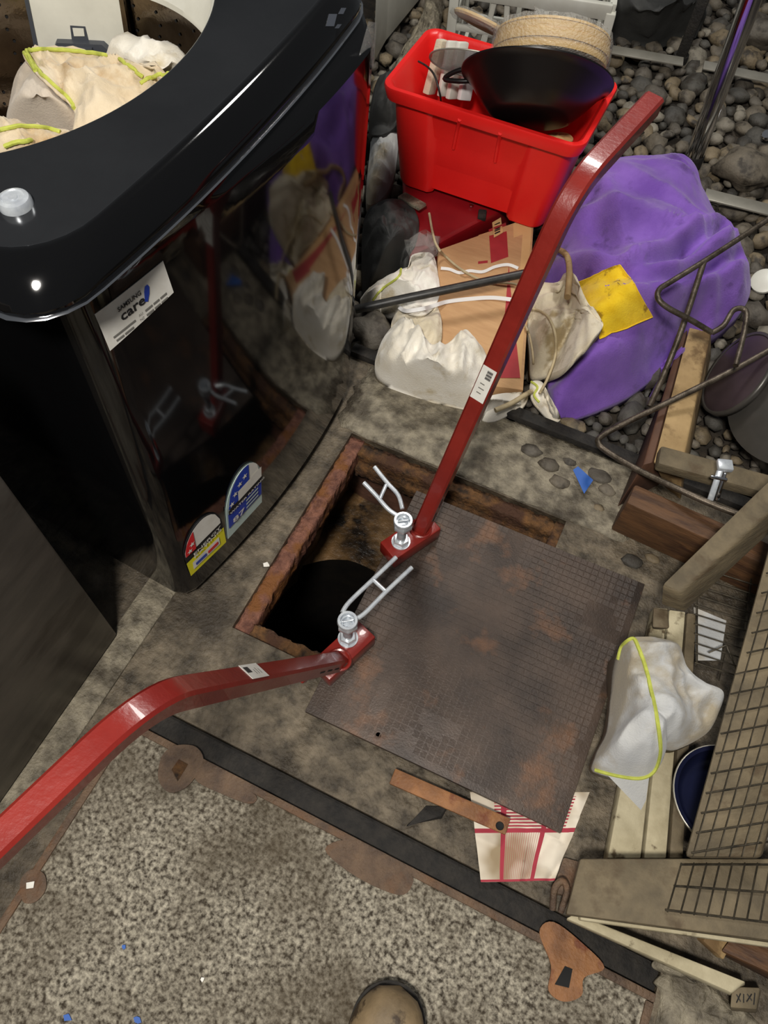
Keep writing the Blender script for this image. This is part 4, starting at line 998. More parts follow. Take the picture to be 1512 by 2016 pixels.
for a, b in (((1142, 556), (1222, 522)), ((1222, 522), (1280, 622)), ((1280, 622), (1180, 668))): seam(lerp2(a, b, 10))

# white and cream cloths ------------------------------------------
G_ = 'crumpled pale cloths around the carton'
cl_b = lump('crumpled_cloth', win=.2, outline=[(770, 640, .03), (790, 600, .05), (815, 590, .06), (862, 605, .10), (866, 680, .10), (815, 695, .08), (780, 680, .05)], center=(825, 640, .115), m=M_cream, base=0, fold=.03, seed=15, over=[ct, rc, pbag, bpy.data.objects['dark_bag'], bpy.data.objects['rock'], bpy.data.objects['pale_plastic']], label='small stained cream cloth at the left edge of the carton', cat='cloth', group=G_)
cl_c = lump('crumpled_cloth', win=.2, outline=[(713, 585, .02), (760, 556, .04), (800, 530, .06), (812, 500, .08), (850, 500, .10), (862, 540, .11), (864, 585, .11), (830, 620, .09), (770, 600, .05), (718, 600, .02)], center=(815, 560, .13), m=M_whitec, base=-.02, fold=.03, seed=16, rings=28, over=[ct, rc, pbag, bpy.data.objects['dark_bag'], bpy.data.objects['rock'], bpy.data.objects['pale_plastic'], cl_b], label='white cloth with faint green hem bunched at the far left of the carton', cat='cloth', group=G_)
tc = bvh(cl_c); trim(cl_c, tc, [(735, 590), (748, 572), (770, 556), (785, 545), (790, 530)], .003, .001, z=.06)
cl_a = lump('crumpled_cloth', win=.2, outline=[(742, 735, .03), (745, 690, .05), (770, 645, .07), (800, 625, .09), (835, 672, .11), (870, 682, .125), (905, 655, .13), (922, 652, .125), (952, 690, .11), (966, 745, .09), (945, 800, .02), (880, 795, .012), (800, 772, .012)], center=(855, 720, .15), m=M_whitec, base=0, fold=.045, fs=9, seed=14, rings=34, over=[ct, rc, pbag, bpy.data.objects['dark_bag'], bpy.data.objects['rock'], bpy.data.objects['pale_plastic'], cl_b, cl_c], label='large crumpled white cloth over the near end of the carton', cat='cloth', group=G_)
cl_d = lump('crumpled_cloth', win=.2, thick=.03, gap=.014, outline=[(1036, 585, .06), (1060, 560, .10), (1098, 556, .12), (1112, 538, .13), (1135, 545, .12), (1150, 585, .11), (1180, 625, .09), (1186, 645, .07), (1150, 685, .05), (1105, 728, .03), (1050, 742, .03), (1042, 690, .05)], center=(1100, 640, .15), m=M_cream, base=0, fold=.035, fs=8, seed=17, rings=30, over=[ct, rc, pbag, bpy.data.objects['dark_bag'], bpy.data.objects['rock'], bpy.data.objects['pale_plastic'], cl_a, cl_b, cl_c], label='cream cloth bunched between the carton and the purple bag', cat='cloth', group=G_)
cl_e = lump('crumpled_cloth', win=.05, thick=.02, outline=[(1046, 752, .03), (1066, 752, .03), (1080, 775, .02), (1104, 822, .010), (1085, 828, .010), (1054, 796, .012), (1044, 770, .02)], center=(1066, 785, .032), m=M_whitec, base=0, fold=.02, seed=18, rings=16, over=[ct, rc, pbag, bpy.data.objects['dark_bag'], bpy.data.objects['rock'], bpy.data.objects['pale_plastic'], cl_a, cl_b, cl_c, cl_d], label='narrow white cloth with lime hem hanging below the cream cloth', cat='cloth', group=G_)
te = bvh(cl_e); trim(cl_e, te, [(1046, 752), (1058, 762), (1052, 778), (1062, 792)], .003, .001, z=.05)
cl_f = lump('crumpled_cloth', win=.2, outline=[(938, 810, .006), (960, 782, .02), (1010, 772, .03), (1040, 776, .03), (1030, 800, .02), (1010, 812, .012), (975, 829, .006), (950, 828, .006)], center=(990, 800, .028), m=M_whitec, base=0, fold=.012, seed=19, rings=14, over=[ct, rc, pbag, bpy.data.objects['dark_bag'], bpy.data.objects['rock'], bpy.data.objects['pale_plastic'], cl_a, cl_b, cl_c, cl_d, cl_e], label='scrap of white cloth lying at the foot of the red handle', cat='cloth', group=G_)
PILE = full_bvh([ct, rc, pbag, cl_a, cl_b, cl_c, cl_d, cl_e, cl_f, bpy.data.objects['dark_bag'], floor])
# plastic sleeve
v, f = lathe_vf([(.01, .06), (.035, .045), (.045, .02), (.04, 0)], P(832, 500, .10), (0, .1, 1), 26)
tag(mk('plastic_sleeve', [settle(p + noise.noise_vector(p * 45) * .02, PILE, .006) for p in v], f, M_film), 'crumpled clear plastic sleeve above the white cloths', 'plastic')
# black pipe, straps, cords
tag(tube('black_pipe', [P(700, 609, .115), P(800, 587, .15), P(920, 562, .175), P(1050, 535, .19)], .0105, M_blackpipe, n=14), 'scuffed black pipe lying across the carton', 'pipe')
PILE2 = full_bvh([ct, rc, pbag, cl_a, cl_b, cl_c, cl_d, cl_e, cl_f, bpy.data.objects['dark_bag'], bpy.data.objects['plastic_sleeve'], floor])
def laid(px, r, z=.02, extra=None, lift=.003):
    """points of a line lying on the pile, densely sampled along its picture"""
    out = []
    for a, b, zz in spline([(p[0], p[1], p[2] if len(p) > 2 else z) for p in px], 9):
        w = ray(a, b).normalized(); h = PILE2.ray_cast(CAM, w); q = h[0] + Vector((0, 0, r)) if h[0] else P(a, b, zz)
        q = settle(P(a, b, max(q.z, zz)), PILE2, r + lift, rad=r + .002)
        if extra: q = settle(q, extra, r + lift, rad=r + .002)
        out.append(q)
    for _ in range(2):   # smooth the heights upward only
        zs = [p.z for p in out]
        for i in range(1, len(out) - 1):
            m_ = (zs[i - 1] + zs[i + 1]) / 2
            if m_ > zs[i]: a, b = proj(out[i]); out[i] = P(a, b, m_)
    return out
def strap(px, w, lb):
    return tag(ribbon('strap', laid(px, w / 2, lift=.002), w, M_strap, .001), lb, 'strap', 'white straps')
s1 = strap([(868, 528), (885, 530), (905, 537), (925, 533), (950, 535), (975, 525), (1000, 521), (1020, 528)], .0075, 'wavy white strap above the black pipe')
s2 = strap([(785, 604), (800, 612), (840, 606), (880, 594), (930, 588), (970, 586), (1010, 590)], .0095, 'white strap running just below the black pipe')
def cord(px, r, lb, ex): return tag(tube('cord', laid(px, r, extra=full_bvh(ex)), r, M_cord, n=8), lb, 'cord', 'cream cords')
k1_ = cord([(845, 420), (858, 480), (885, 512), (915, 535), (945, 550), (980, 556), (1015, 560), (1050, 575)], .0034, 'cream cord running from under the red tub across the carton', [s1])
k2_ = cord([(1040, 605), (1075, 620), (1092, 655), (1093, 700), (1078, 745), (1062, 775)], .0034, 'cream cord looping over the cream cloth', [s1, k1_])
k3_ = cord([(1034, 640), (1042, 660), (1048, 690), (1050, 715)], .0026, 'thin pale cord beside the carton edge', [s1, k1_, k2_])
tag(tube('frayed_rope', laid([(975, 808), (1005, 795), (1030, 780), (1046, 770)], .008, extra=full_bvh([k2_])), .0062, M_cord, n=8), 'short frayed cream rope end at the carton corner', 'rope')
tag(tube('hook_handle', laid([(1066, 540), (1075, 505), (1098, 492), (1117, 506), (1121, 540), (1117, 585)], .0075), .0075, M_woodtan, n=10), 'bent brown hook handle between the red handle and the purple bag', 'hook')
# white board and rough concrete behind
tag(hexa('white_board', [P(735, 125, .02), P(760, 80, .02), P(850, -30, .02), P(830, -70, .02), P(735, 125, .02) + Vector((0, .02, .5)), P(760, 80, .02) + Vector((.0, .02, .5)), P(850, -30, .02) + Vector((0, .02, .5)), P(830, -70, .02) + Vector((0, .02, .5))], M_white, bevel=.002), 'pale frosted board leaning behind the washing machine', 'board')
lump('concrete_rubble', [(740, 210, .0), (780, 120, .04), (830, 30, .08), (850, -40, .06), (872, -20, .06), (868, 40, .05), (850, 100, .03), (815, 160, .0)], (830, 70, .08), M_ledge, base=-.04, fold=.03, fs=16, seed=24, label='rough pale concrete lump behind the red tub', cat='rubble')
# white bottle crate ------------------------------------------------
cr = thing('bottle_crate', P(1040, 60, 0), 'white plastic bottle crate behind the bamboo steamer', 'crate')
c00, c10 = P(885, 95, .08), P(1172, 140, .08)
ex = (c10 - c00); ex.z = 0; Lx = ex.length; ex.normalize(); ey = Vector((-ex.y, ex.x, 0)); ez = Vector((0, 0, 1)); Hc = .26; Dc = .33
def cb_(name, a, b, w, h, up=(0, 0, 1)): return beam(name, a, b, w, h, M_crate, cr, up=up, bevel=.004)
o_ = Vector((c00.x, c00.y, 0.0))
def cp(x, y, z): return o_ + ex * x + ey * y + ez * z
rim = [cp(0, 0, Hc), cp(Lx, 0, Hc), cp(Lx, Dc, Hc), cp(0, Dc, Hc)]
for a, b in zip(rim, rim[1:] + rim[:1]): cb_('rim', a, b, .022, .045)
for z in (0.02, 0.15):
    rg = [cp(0, 0, z), cp(Lx, 0, z), cp(Lx, Dc, z), cp(0, Dc, z)]
    for a, b in zip(rg, rg[1:] + rg[:1]): cb_('rail', a, b, .014, .02)
for x, y in ((0, 0), (Lx, 0), (Lx, Dc), (0, Dc)): cb_('corner_post', cp(x, y, 0), cp(x, y, Hc), .03, .03, up=ey)
for k in range(1, 5):
    cb_('wall_post', cp(Lx * k / 5, 0, 0.0), cp(Lx * k / 5 + (.03 if k % 2 else -.03), 0, Hc), .018, .012, up=ey); cb_('wall_post', cp(Lx * k / 5, Dc, 0.0), cp(Lx * k / 5, Dc, Hc), .018, .012, up=ey)
for k in range(1, 4): cb_('wall_post', cp(0, Dc * k / 4, 0), cp(0, Dc * k / 4, Hc), .012, .018, up=ey); cb_('wall_post', cp(Lx, Dc * k / 4, 0), cp(Lx, Dc * k / 4, Hc), .012, .018, up=ey)
for k in range(8): cb_('floor_slat', cp(Lx * (k + .5) / 8, .01, .01), cp(Lx * (k + .5) / 8, Dc - .01, .01), .014, .01)
# black bag top right, chrome pole, flat bars, stones
lump('black_bag', [(1192, 40, .05), (1185, 0, .08), (1200, -50, .12), (1300, -60, .12), (1400, -40, .1), (1390, 10, .06), (1385, 40, .03), (1330, 65, .01), (1280, 85, .0), (1225, 75, .0)], (1300, 15, .16), M_darkgrey, base=-.03, fold=.04, fs=9, seed=25, label='black plastic bag at the top right behind the gravel', cat='bag')
pf = P(1362, 322, .0); pole = thing('chrome_pole', pf, 'chrome table leg reflecting purple behind the purple bag', 'pole')
ptop = PY(1488, -25, pf.y - .02)
tube('tube', [pf + (ptop - pf) * (k / 6) for k in range(7)], .027, M_chrome, pole, n=28)
lathe('rubber_tip', [(0, -.004), (.029, -.004), (.030, .03), (.028, .034), (0, .034)], pf, M_rubber, pole, axis=(ptop - pf), n=28)
d2 = P(1338, 118, .0); dtop = PY(1395, -25, d2.y)
dp = thing('dark_post', d2, 'dark metal leg left of the chrome pole', 'post')
beam('post', d2, dtop, .035, .035, M_rubber, dp, up=(0, 1, 0)); lathe('foot_cap', [(0, -.003), (.026, -.003), (.026, .02), (0, .02)], d2, M_rubber, dp, n=16)
def flat(a, b, w, lb):
    p, q = P(*a), P(*b); tag(beam('flat_bar', p, q, w, .006, M_steelflat, bevel=.0015), lb, 'metal bar', 'flat metal bars')
flat((1205, 98, .03), (1345, 122, .03), .05, 'flat metal bar lying on the gravel left of the chrome pole')
flat((1385, 128, .03), (1560, 165, .03), .05, 'flat metal bar on the gravel right of the chrome pole, nearer the top')
flat((1388, 382, .03), (1560, 425, .03), .05, 'wide flat metal bar on the gravel right of the purple bag')
rock(1468, 335, .085, M_st[0], 'large smooth grey-brown rock right of the chrome pole', seed=2)
rock(1500, 60, .085, M_st[1], 'big dark rock at the top right corner', seed=5)
rock(1285, 190, .05, M_st[1], 'fist-sized grey rock left of the chrome pole foot', seed=4)
rock(1240, 250, .045, M_st[3], 'dark fist-sized rock above the bent red handle', seed=6)
rock(1128, 838, .030, M_st[2], 'brown flat rock beside the black edge rail', seed=7, sq=(1, .7, .5))

# small lids on the right
for (a, b, r, m, lb) in ((1505, 555, .035, M_white, 'white plastic cup lid at the right edge of the gravel'), (1510, 268, .018, M_chrome, 'small shiny cap on the gravel at the right edge')):
    lathe('cap', [(0, .012), (r * .8, .012), (r, .008), (r, 0), (r * .9, 0), (r * .85, .006), (0, .006)], P(a, b, .02), m, axis=(-.3, -.4, .8), n=28, label=lb, cat='cap')

# ================================================================== RIGHT SIDE
# embedded stones and tape on the hatch surround
for i, (a, b, r, m) in enumerate(((1046, 888, .022, 1), (1080, 915, .021, 0), (1102, 950, .021, 0), (1180, 938, .024, 1), (1178, 1000, .012, 2), (1285, 1100, .014, 2), (1245, 1105, .02, 3), (1120, 910, .014, 1), (1195, 965, .018, 0))):
    bm = pebble_mesh(i, 2); c = P(a, b, 0.002)
    for v in bm.verts: v.co = Vector((v.co.x * r * 1.25, v.co.y * r * .85, v.co.z * r * .45)) + c
    mkbm('stone', bm, M_st[m], floor, sharp=None)
tag(hexa('tape_scrap', [P(1128, 925, .014), P(1138, 918, .016), P(1168, 945, .016), P(1150, 972, .014), P(1128, 925, .0155), P(1138, 918, .0175), P(1168, 945, .0175), P(1150, 972, .0155)], M_blue, bevel=0), 'blue tape scrap on the stones beyond the cover plate', 'tape')
for i, (a, b, s, m, lb) in enumerate(((525, 1112, .007, M_label, 'white paint flake on the concrete beside the rusty frame'), (133, 2004, .006, M_blue, 'blue fleck at the bottom left of the concrete cover'), (270, 2008, .006, M_blue, 'blue fleck left of the boot'),
                                   (243, 1864, .004, M_blue, 'tiny blue fleck on the middle of the concrete cover'), (398, 1928, .004, M_label, 'tiny white fleck on the concrete cover left of the boot'))):
    c = P(a, b, .004); V = [c + Vector((math.cos(k * 1.05) * s * (1 + .4 * math.sin(k * 2.3 + i)), math.sin(k * 1.05) * s * (.8 + .3 * math.cos(k * 3 + i)), .0)) for k in range(6)]
    mk('fleck', V + [v - Vector((0, 0, .002)) for v in V], [tuple(range(6)), tuple(range(11, 5, -1))] + [(k, k + 6, (k + 1) % 6 + 6, (k + 1) % 6) for k in range(6)], m, smooth=False, label=lb, cat='fleck', group='flecks on the floor')
# bent rod trolley
rf = thing('rod_frame', P(1290, 790, 0), 'bent steel rod frame of a folded trolley at the right', 'rod frame')
def rod(px, r=.0062): return tube('rod', spline(toW(px), 6), r, M_rod, rf, n=10)
rod([(1545, 410, .34), (1470, 460, .33), (1385, 515, .32), (1320, 555, .31), (1298, 570, .31), (1296, 588, .31), (1315, 606, .30), (1360, 630, .28), (1402, 655, .26)])
rod([(1402, 655, .26), (1425, 640, .27), (1445, 610, .28), (1468, 612, .28), (1466, 650, .27), (1448, 720, .26)])
rod([(1386, 514, .32), (1345, 640, .24), (1310, 730, .18), (1278, 800, .14)], .0068)
rod([(1545, 672, .24), (1440, 730, .20), (1330, 785, .16), (1240, 828, .13), (1188, 856, .11), (1178, 872, .11), (1200, 892, .11), (1262, 928, .125), (1340, 965, .15), (1400, 992, .16), (1460, 1015, .17)], .0068)
# grey pots
pot = thing('stock_pot', P(1560, 830, 0), 'large grey lidded pot lying at the right edge behind the brown timber', 'pot')
pa = Vector((-.35, -.15, .6)).normalized(); pcn = P(1600, 800, .15)
lathe('bowl', [(0, -.16), (.12, -.155), (.15, -.13), (.158, 0), (.166, .004), (.168, .012), (.16, .014), (.15, .004), (.14, -.11), (0, -.14)], pcn, M_pot, pot, axis=pa, n=64)
lathe('lid', [(.172, .012), (.174, .02), (.165, .026), (.12, .05), (.06, .062), (0, .065), (0, .05), (.16, .012), (.172, .012)], pcn, M_pot, pot, axis=pa, n=64)
lid2 = thing('dull_lid', P(1462, 760, .03), 'dull purplish grey lid standing on edge behind the tan timber', 'lid')
lathe('disc', [(0, .012), (.08, .01), (.096, .002), (.102, -.002), (.102, -.01), (.094, -.008), (0, 0)], P(1450, 735, .125), M_lid, lid2, axis=(-.75, -.15, .35), n=48)
v, f = lathe_vf([(.100, .002), (.107, .002), (.107, -.012), (.100, -.012), (.100, .002)], P(1450, 735, .125), (-.75, -.15, .35), 48); mk('rim', v, f, M_pot, lid2)
cl = thing('toggle_clamp', P(1410, 950, .14), 'silver clamp clipped on the board below the grey pot', 'clamp')
beam('stem', P(1398, 985, .15), P(1418, 925, .20), .013, .01, M_zinc, cl, up=(0, 1, 0)); beam('stem', P(1412, 985, .15), P(1428, 930, .20), .008, .008, M_chrome, cl, up=(0, 1, 0))
beam('jaw', P(1412, 915, .205), P(1442, 918, .205), .026, .012, M_zinc, cl); beam('crossbar', P(1398, 938, .19), P(1432, 945, .19), .008, .008, M_chrome, cl)

# timber and mesh cage ------------------------------------------------
cg = thing('mesh_cage', P(1300, 1500, 0), 'timber framed cage with wire mesh lying at the right of the hatch', 'cage')
zb = .105
rail = hexa('front_rail', [P(1112, 1802, zb - .03), P(1960, 1917, zb - .03), P(1960, 1695, zb - .03), P(1140, 1692, zb - .03), P(1114, 1800, zb), P(1960, 1909, zb), P(1960, 1690, zb), P(1142, 1690, zb)], M_wood, cg, bevel=.004)
zm0, zm1 = .155, .30
mrail = hexa('mesh_rail', [P(1352, 1690, zm0 - .045), P(1500, 1690, zm0 - .045), P(1680, 1060, zm1 - .045), P(1530, 1030, zm1 - .045), P(1347, 1688, zm0), P(1497, 1690, zm0), P(1680, 1050, zm1), P(1528, 1022, zm1)], M_wood, cg, bevel=.008)
hexa('back_rail', [P(1300, 1192, .14), P(1348, 1207, .14), P(1772, 813, .30), P(1757, 718, .30), P(1303, 1150, .20), P(1340, 1168, .20), P(1780, 768, .36), P(1760, 705, .36)], M_wood, cg, bevel=.006)
for (a, b, c, d, z, m) in (((1288, 1195), (1315, 1198), (1262, 1690), (1196, 1690), .045, M_woodpale), ((1318, 1200), (1350, 1204), (1312, 1690), (1268, 1690), .045, M_woodpale), ((1353, 1206), (1372, 1208), (1345, 1690), (1318, 1690), .04, M_wood)):
    q = [P(*d, z), P(*c, z), P(*b, z), P(*a, z)]
    hexa('floor_board', [Vector((p.x, p.y, .012)) for p in q] + q, m, cg, bevel=.003)
hexa('side_post', [P(1284, 1240, .0), P(1302, 1240, .0), P(1300, 1200, .0), P(1288, 1196, .0), P(1284, 1235, .14), P(1318, 1238, .14), P(1316, 1200, .14), P(1286, 1196, .14)], M_wood, cg, bevel=.004)
mt = bvh(rail, mrail)
def mesh_wire(px, r=.0016, off=.004, n=14):
    pts = []
    for a, b in lerp2(px[0], px[1], n):
        h = mt.ray_cast(CAM, ray(a, b).normalized()); pts.append((h[0] + Vector((0, 0, off))) if h[0] else None)
    pts = [p for p in pts if p is not None]
    if len(pts) > 2: return tube_vf(pts, r, 5)
def wires(name, lines, **k):
    for l in lines:
        w = mesh_wire(l, **k)
        if w: mk(name, w[0], w[1], M_wire, cg, sharp=50)
cross = []
for k in range(16):
    t = k / 15; y = 1075 + (1660 - 1075) * t ** 1.0; xl = 1352 + (1690 - y) * (1460 - 1352) / 440
    cross.append(((xl, y + 20), (xl + 190, y - 28 + 20 * t)))
wires('cross_wire', cross)
wires('cross_wire', [((1338, 1703), (1900, 1703)), ((1325, 1745), (1900, 1785)), ((1308, 1792), (1900, 1865))])
long_ = []
for k in range(7):
    x = 1362 + k * 24; long_.append(((x, 1688), (x + 185, 1040)))
wires('long_wire', long_, r=.0013, n=30)
wires('long_wire', [((1340 + k * 25, 1700), (1312 + k * 26, 1796 + k * 3)) for k in range(21)], r=.0013)
# inner rack wires and a pale sheet below them
rk = thing('wire_rack', P(1420, 1220, 0), 'thin wire rack over a pale sheet inside the cage', 'rack')
for k in range(12):
    y = 1095 + k * 19; tube('wire', [P(1368, y, .06), P(1500, y + 42, .06)], .0016, M_wire, rk, n=5)
tube('wire', [P(1372, 1090, .058), P(1372, 1310, .058)], .002, M_wire, rk, n=5); tube('wire', [P(1480, 1130, .058), P(1455, 1340, .058)], .002, M_wire, rk, n=5)
for a, b in (((1430, 1270), (1415, 1340)), ((1430, 1270), (1455, 1330)), ((1430, 1270), (1395, 1285))): tube('wire', [P(*a, .062), P(*b, .05)], .0016, M_wire, rk, n=5)
sh = sheet('pale_sheet', patch_pts([P(1366, 1195, .02), P(1430, 1222, .02), P(1418, 1300, .02), P(1370, 1300, .02)], 4, 4), 4, 4, M_voile, .002)
tag(sh, 'pale paper sheet under the wire rack in the cage', 'paper')
# navy bucket
bk = thing('navy_bowl', P(1400, 1590, .0), 'dark navy enamel bowl inside the cage', 'bowl')
lathe('bowl', [(0, .014), (.064, .014), (.078, .026), (.084, .052), (.090, .055), (.089, .058), (.082, .055), (.073, .03), (.06, .02), (0, .02)], P(1402, 1580, .033), M_navy, bk, n=56)
v, f = lathe_vf([(.088, .057), (.091, .0575), (.0915, .054), (.088, .054), (.088, .057)], P(1402, 1580, .033), n=56); mk('rim', v, f, M_steelflat, bk)
# pale cloth with lime hem hung on the cage
pcl = lump('hung_cloth', [(1205, 1370, .09), (1218, 1300, .14), (1232, 1264, .17), (1255, 1254, .18), (1300, 1258, .18), (1337, 1274, .17), (1352, 1312, .16), (1385, 1342, .16), (1425, 1362, .15), (1412, 1410, .13), (1390, 1445, .11), (1335, 1474, .09), (1306, 1472, .10), (1302, 1500, .10), (1280, 1528, .10), (1240, 1532, .10), (1172, 1516, .09), (1174, 1485, .09), (1195, 1440, .09)],
           (1275, 1390, .205), M_voile, base=.06, fold=.055, fs=6, p=2.4, rings=36, seed=41, label='pale grey cloth with lime hem draped over the cage beside the cover plate', cat='cloth')
tp = bvh(pcl); trim(pcl, tp, [(1218, 1298), (1226, 1272), (1246, 1258), (1258, 1278), (1270, 1310), (1282, 1360), (1292, 1410), (1299, 1455), (1297, 1492), (1284, 1520), (1258, 1531), (1215, 1526), (1173, 1515)], .0036, .001, z=.15)
sheet('hanging_corner', patch_pts([P(1195, 1525, .095), P(1278, 1530, .095), P(1272, 1575, .06), P(1262, 1595, .05)], 6, 6), 6, 6, M_voile, .002, pcl)
# battens below the front rail
tag(hexa('batten', [P(1114, 1812, .03), P(1440, 1962, .03), P(1468, 1940, .03), P(1132, 1800, .03), P(1114, 1808, .055), P(1440, 1955, .055), P(1468, 1932, .055), P(1132, 1798, .055)], M_woodpale, bevel=.003), 'pale weathered batten on the floor under the cage rail', 'batten', 'battens under the cage')
tag(beam('batten', P(1140, 1800, .064), P(1600, 1866, .064), .018, .018, M_woodpale, bevel=.003), 'pale batten pressed directly under the cage rail', 'batten', 'battens under the cage')
tag(beam('batten', P(1385, 1835, .045), P(1425, 1872, .03), .03, .02, M_woodtan, bevel=.003), 'short bright wooden chip between the two battens', 'batten', 'battens under the cage')
tag(hexa('timber', [P(1420, 1880, .0), P(1600, 1975, .0), P(1640, 1910, .0), P(1440, 1850, .0), P(1420, 1872, .05), P(1600, 1955, .05), P(1640, 1895, .05), P(1440, 1845, .05)], M_woodbrown, bevel=.003), 'dark brown timber at the lower right under the cage rail', 'timber', 'timber off-cuts')
sb = thing('stamped_block', P(1468, 1968, 0), 'small grey square block with stamped marks at the lower right', 'block')
blk = hexa('block', [P(1438, 1992, .0), P(1490, 1995, .0), P(1498, 1950, .0), P(1442, 1948, .0), P(1437, 1984, .05), P(1490, 1988, .05), P(1497, 1944, .05), P(1441, 1942, .05)], M_wood, sb, bevel=.003)
for k, (a, b) in enumerate((((1450, 1958), (1458, 1972)), ((1458, 1956), (1450, 1974)), ((1464, 1957), (1464, 1974)), ((1471, 1957), (1480, 1970)), ((1480, 1957), (1470, 1972)), ((1486, 1955), (1484, 1978)))):
    tube('stamp_mark', [P(*a, .0508), P(*b, .0508)], .0009, M_ink, sb, n=5)
# pale broken concrete at the lower right
slab_lump('trim_4', [(1300, 1960, .001), (1290, 1930, .001), (1345, 1900, .001), (1400, 1935, .001), (1430, 1970, .001), (1480, 2000, .001), (1500, 2060, .001), (1300, 2080, .001)], (1380, 1990, .012), M_ledge, .014, 6, kind='structure')
lump('rubble_clump', [(1285, 1905, .0), (1300, 1885, .008), (1340, 1895, .01), (1375, 1925, .008), (1395, 1955, .0), (1340, 1930, .0)], (1335, 1912, .022), M_ledge, base=-.005, fold=.014, fs=40, seed=44, rings=10, label='crumbled grey mortar clump beside the pale batten', cat='rubble')

# ================================================================== NEAR THE PLATE
# tea towel with red checks
m = bpy.data.materials.new('towel_check'); m.use_nodes = True; nt = m.node_tree; bs = nt.nodes['Principled BSDF']; bs.inputs['Roughness'].default_value = .9
uvn = nt.nodes.new('ShaderNodeUVMap'); sep = nt.nodes.new('ShaderNodeSeparateXYZ'); nt.links.new(uvn.outputs[0], sep.inputs[0])
def band(src, lo, hi):
    a = nt.nodes.new('ShaderNodeMath'); a.operation = 'GREATER_THAN'; a.inputs[1].default_value = lo; nt.links.new(src, a.inputs[0])
    b = nt.nodes.new('ShaderNodeMath'); b.operation = 'LESS_THAN'; b.inputs[1].default_value = hi; nt.links.new(src, b.inputs[0])
    c = nt.nodes.new('ShaderNodeMath'); c.operation = 'MULTIPLY'; nt.links.new(a.outputs[0], c.inputs[0]); nt.links.new(b.outputs[0], c.inputs[1]); return c.outputs[0]
def fine(src, nn, duty):
    a = nt.nodes.new('ShaderNodeMath'); a.operation = 'MULTIPLY'; a.inputs[1].default_value = nn; nt.links.new(src, a.inputs[0])
    b = nt.nodes.new('ShaderNodeMath'); b.operation = 'FRACT'; nt.links.new(a.outputs[0], b.inputs[0])
    c = nt.nodes.new('ShaderNodeMath'); c.operation = 'LESS_THAN'; c.inputs[1].default_value = duty; nt.links.new(b.outputs[0], c.inputs[0]); return c.outputs[0]
def mul(a, b, op='MULTIPLY'):
    c = nt.nodes.new('ShaderNodeMath'); c.operation = op; nt.links.new(a, c.inputs[0])
    if isinstance(b, float): c.inputs[1].default_value = b
    else: nt.links.new(b, c.inputs[1])
    return c.outputs[0]
U, Vv = sep.outputs[0], sep.outputs[1]
st = mul(band(U, .26, .31), band(U, .66, .71), 'MAXIMUM'); st = mul(st, band(Vv, .42, .47), 'MAXIMUM'); st = mul(st, band(Vv, .975, 1.0), 'MAXIMUM')
st = mul(st, mul(mul(band(Vv, .05, .42), band(U, .2, .9)), fine(Vv, 26.0, .5)), 'MAXIMUM')
st = mul(st, mul(mul(mul(band(Vv, .47, .97), band(U, .31, .66)), fine(U, 44.0, .45)), .45), 'MAXIMUM')
nz = nt.nodes.new('ShaderNodeTexNoise'); nz.inputs['Scale'].default_value = 14; gx = nt.nodes.new('ShaderNodeNewGeometry'); nt.links.new(gx.outputs['Position'], nz.inputs['Vector'])
rp = nt.nodes.new('ShaderNodeValToRGB'); rp.color_ramp.elements[0].color = lin((150, 132, 104)); rp.color_ramp.elements[1].color = lin((222, 212, 194)); rp.color_ramp.elements[0].position = .35; rp.color_ramp.elements[1].position = .6
nt.links.new(nz.outputs[0], rp.inputs[0]); mx = nt.nodes.new('ShaderNodeMix'); mx.data_type = 'RGBA'; mx.inputs[7].default_value = lin((160, 52, 66)); nt.links.new(rp.outputs[0], mx.inputs[6]); nt.links.new(st, mx.inputs[0]); nt.links.new(mx.outputs[2], bs.inputs['Base Color'])
cc_ = sum(pc, Vector()) / 4; PCX = [cc_ + (c - cc_) * 1.05 for c in pc]
def tw_f(q, u, v):
    q = q.copy(); q.z = .004 + .010 * abs(math.sin(7 * (u * 1.4 + v * .5 - .9))) * (u > .55) * v + .004 * (fbm(q, 25) + .4)
    q.z = max(q.z, .003)
    if inpoly(q.x, q.y, [(c.x + d_[0] * 0, c.y) for c in PCX]): q.z = min(q.z, .006)
    return q if v > .5 else Vector((q.x, q.y, min(q.z, .0035 if v < .3 else .02)))
G = patch_pts([P(925, 1560, 0), P(1160, 1560, 0), P(1088, 1735, 0), P(946, 1737, 0)], 36, 36, tw_f)
tag(sheet('tea_towel', G, 36, 36, m, .0015), 'dirty white tea towel with red checks under the near corner of the plate', 'towel')
# rusty flat bar with a hole
rb = thing('rusty_bar', P(885, 1578, .0), 'flat orange rusted bar with a bolt hole lying near the plate corner', 'metal bar')
p0, p1 = P(772, 1528, .022), P(1000, 1628, .026)
hexa('bar', beam8(p0, p1, .030, .007), M_rustorange, rb, bevel=.0025)
q = P(984, 1626, .0305); lathe('bolt_hole', [(.0, .0004), (.0045, .0004), (.0065, .0012), (.0075, .0)], q, M_black, rb, n=20)
hexa('broken_slate', [P(800, 1625, .0), P(870, 1612, .0), P(882, 1590, .0), P(840, 1590, .0), P(800, 1628, .006), P(868, 1606, .006), P(880, 1588, .006), P(838, 1586, .006)], M_rubber, bevel=.001, label='dark broken slate sliver beside the rusty bar', cat='slate')
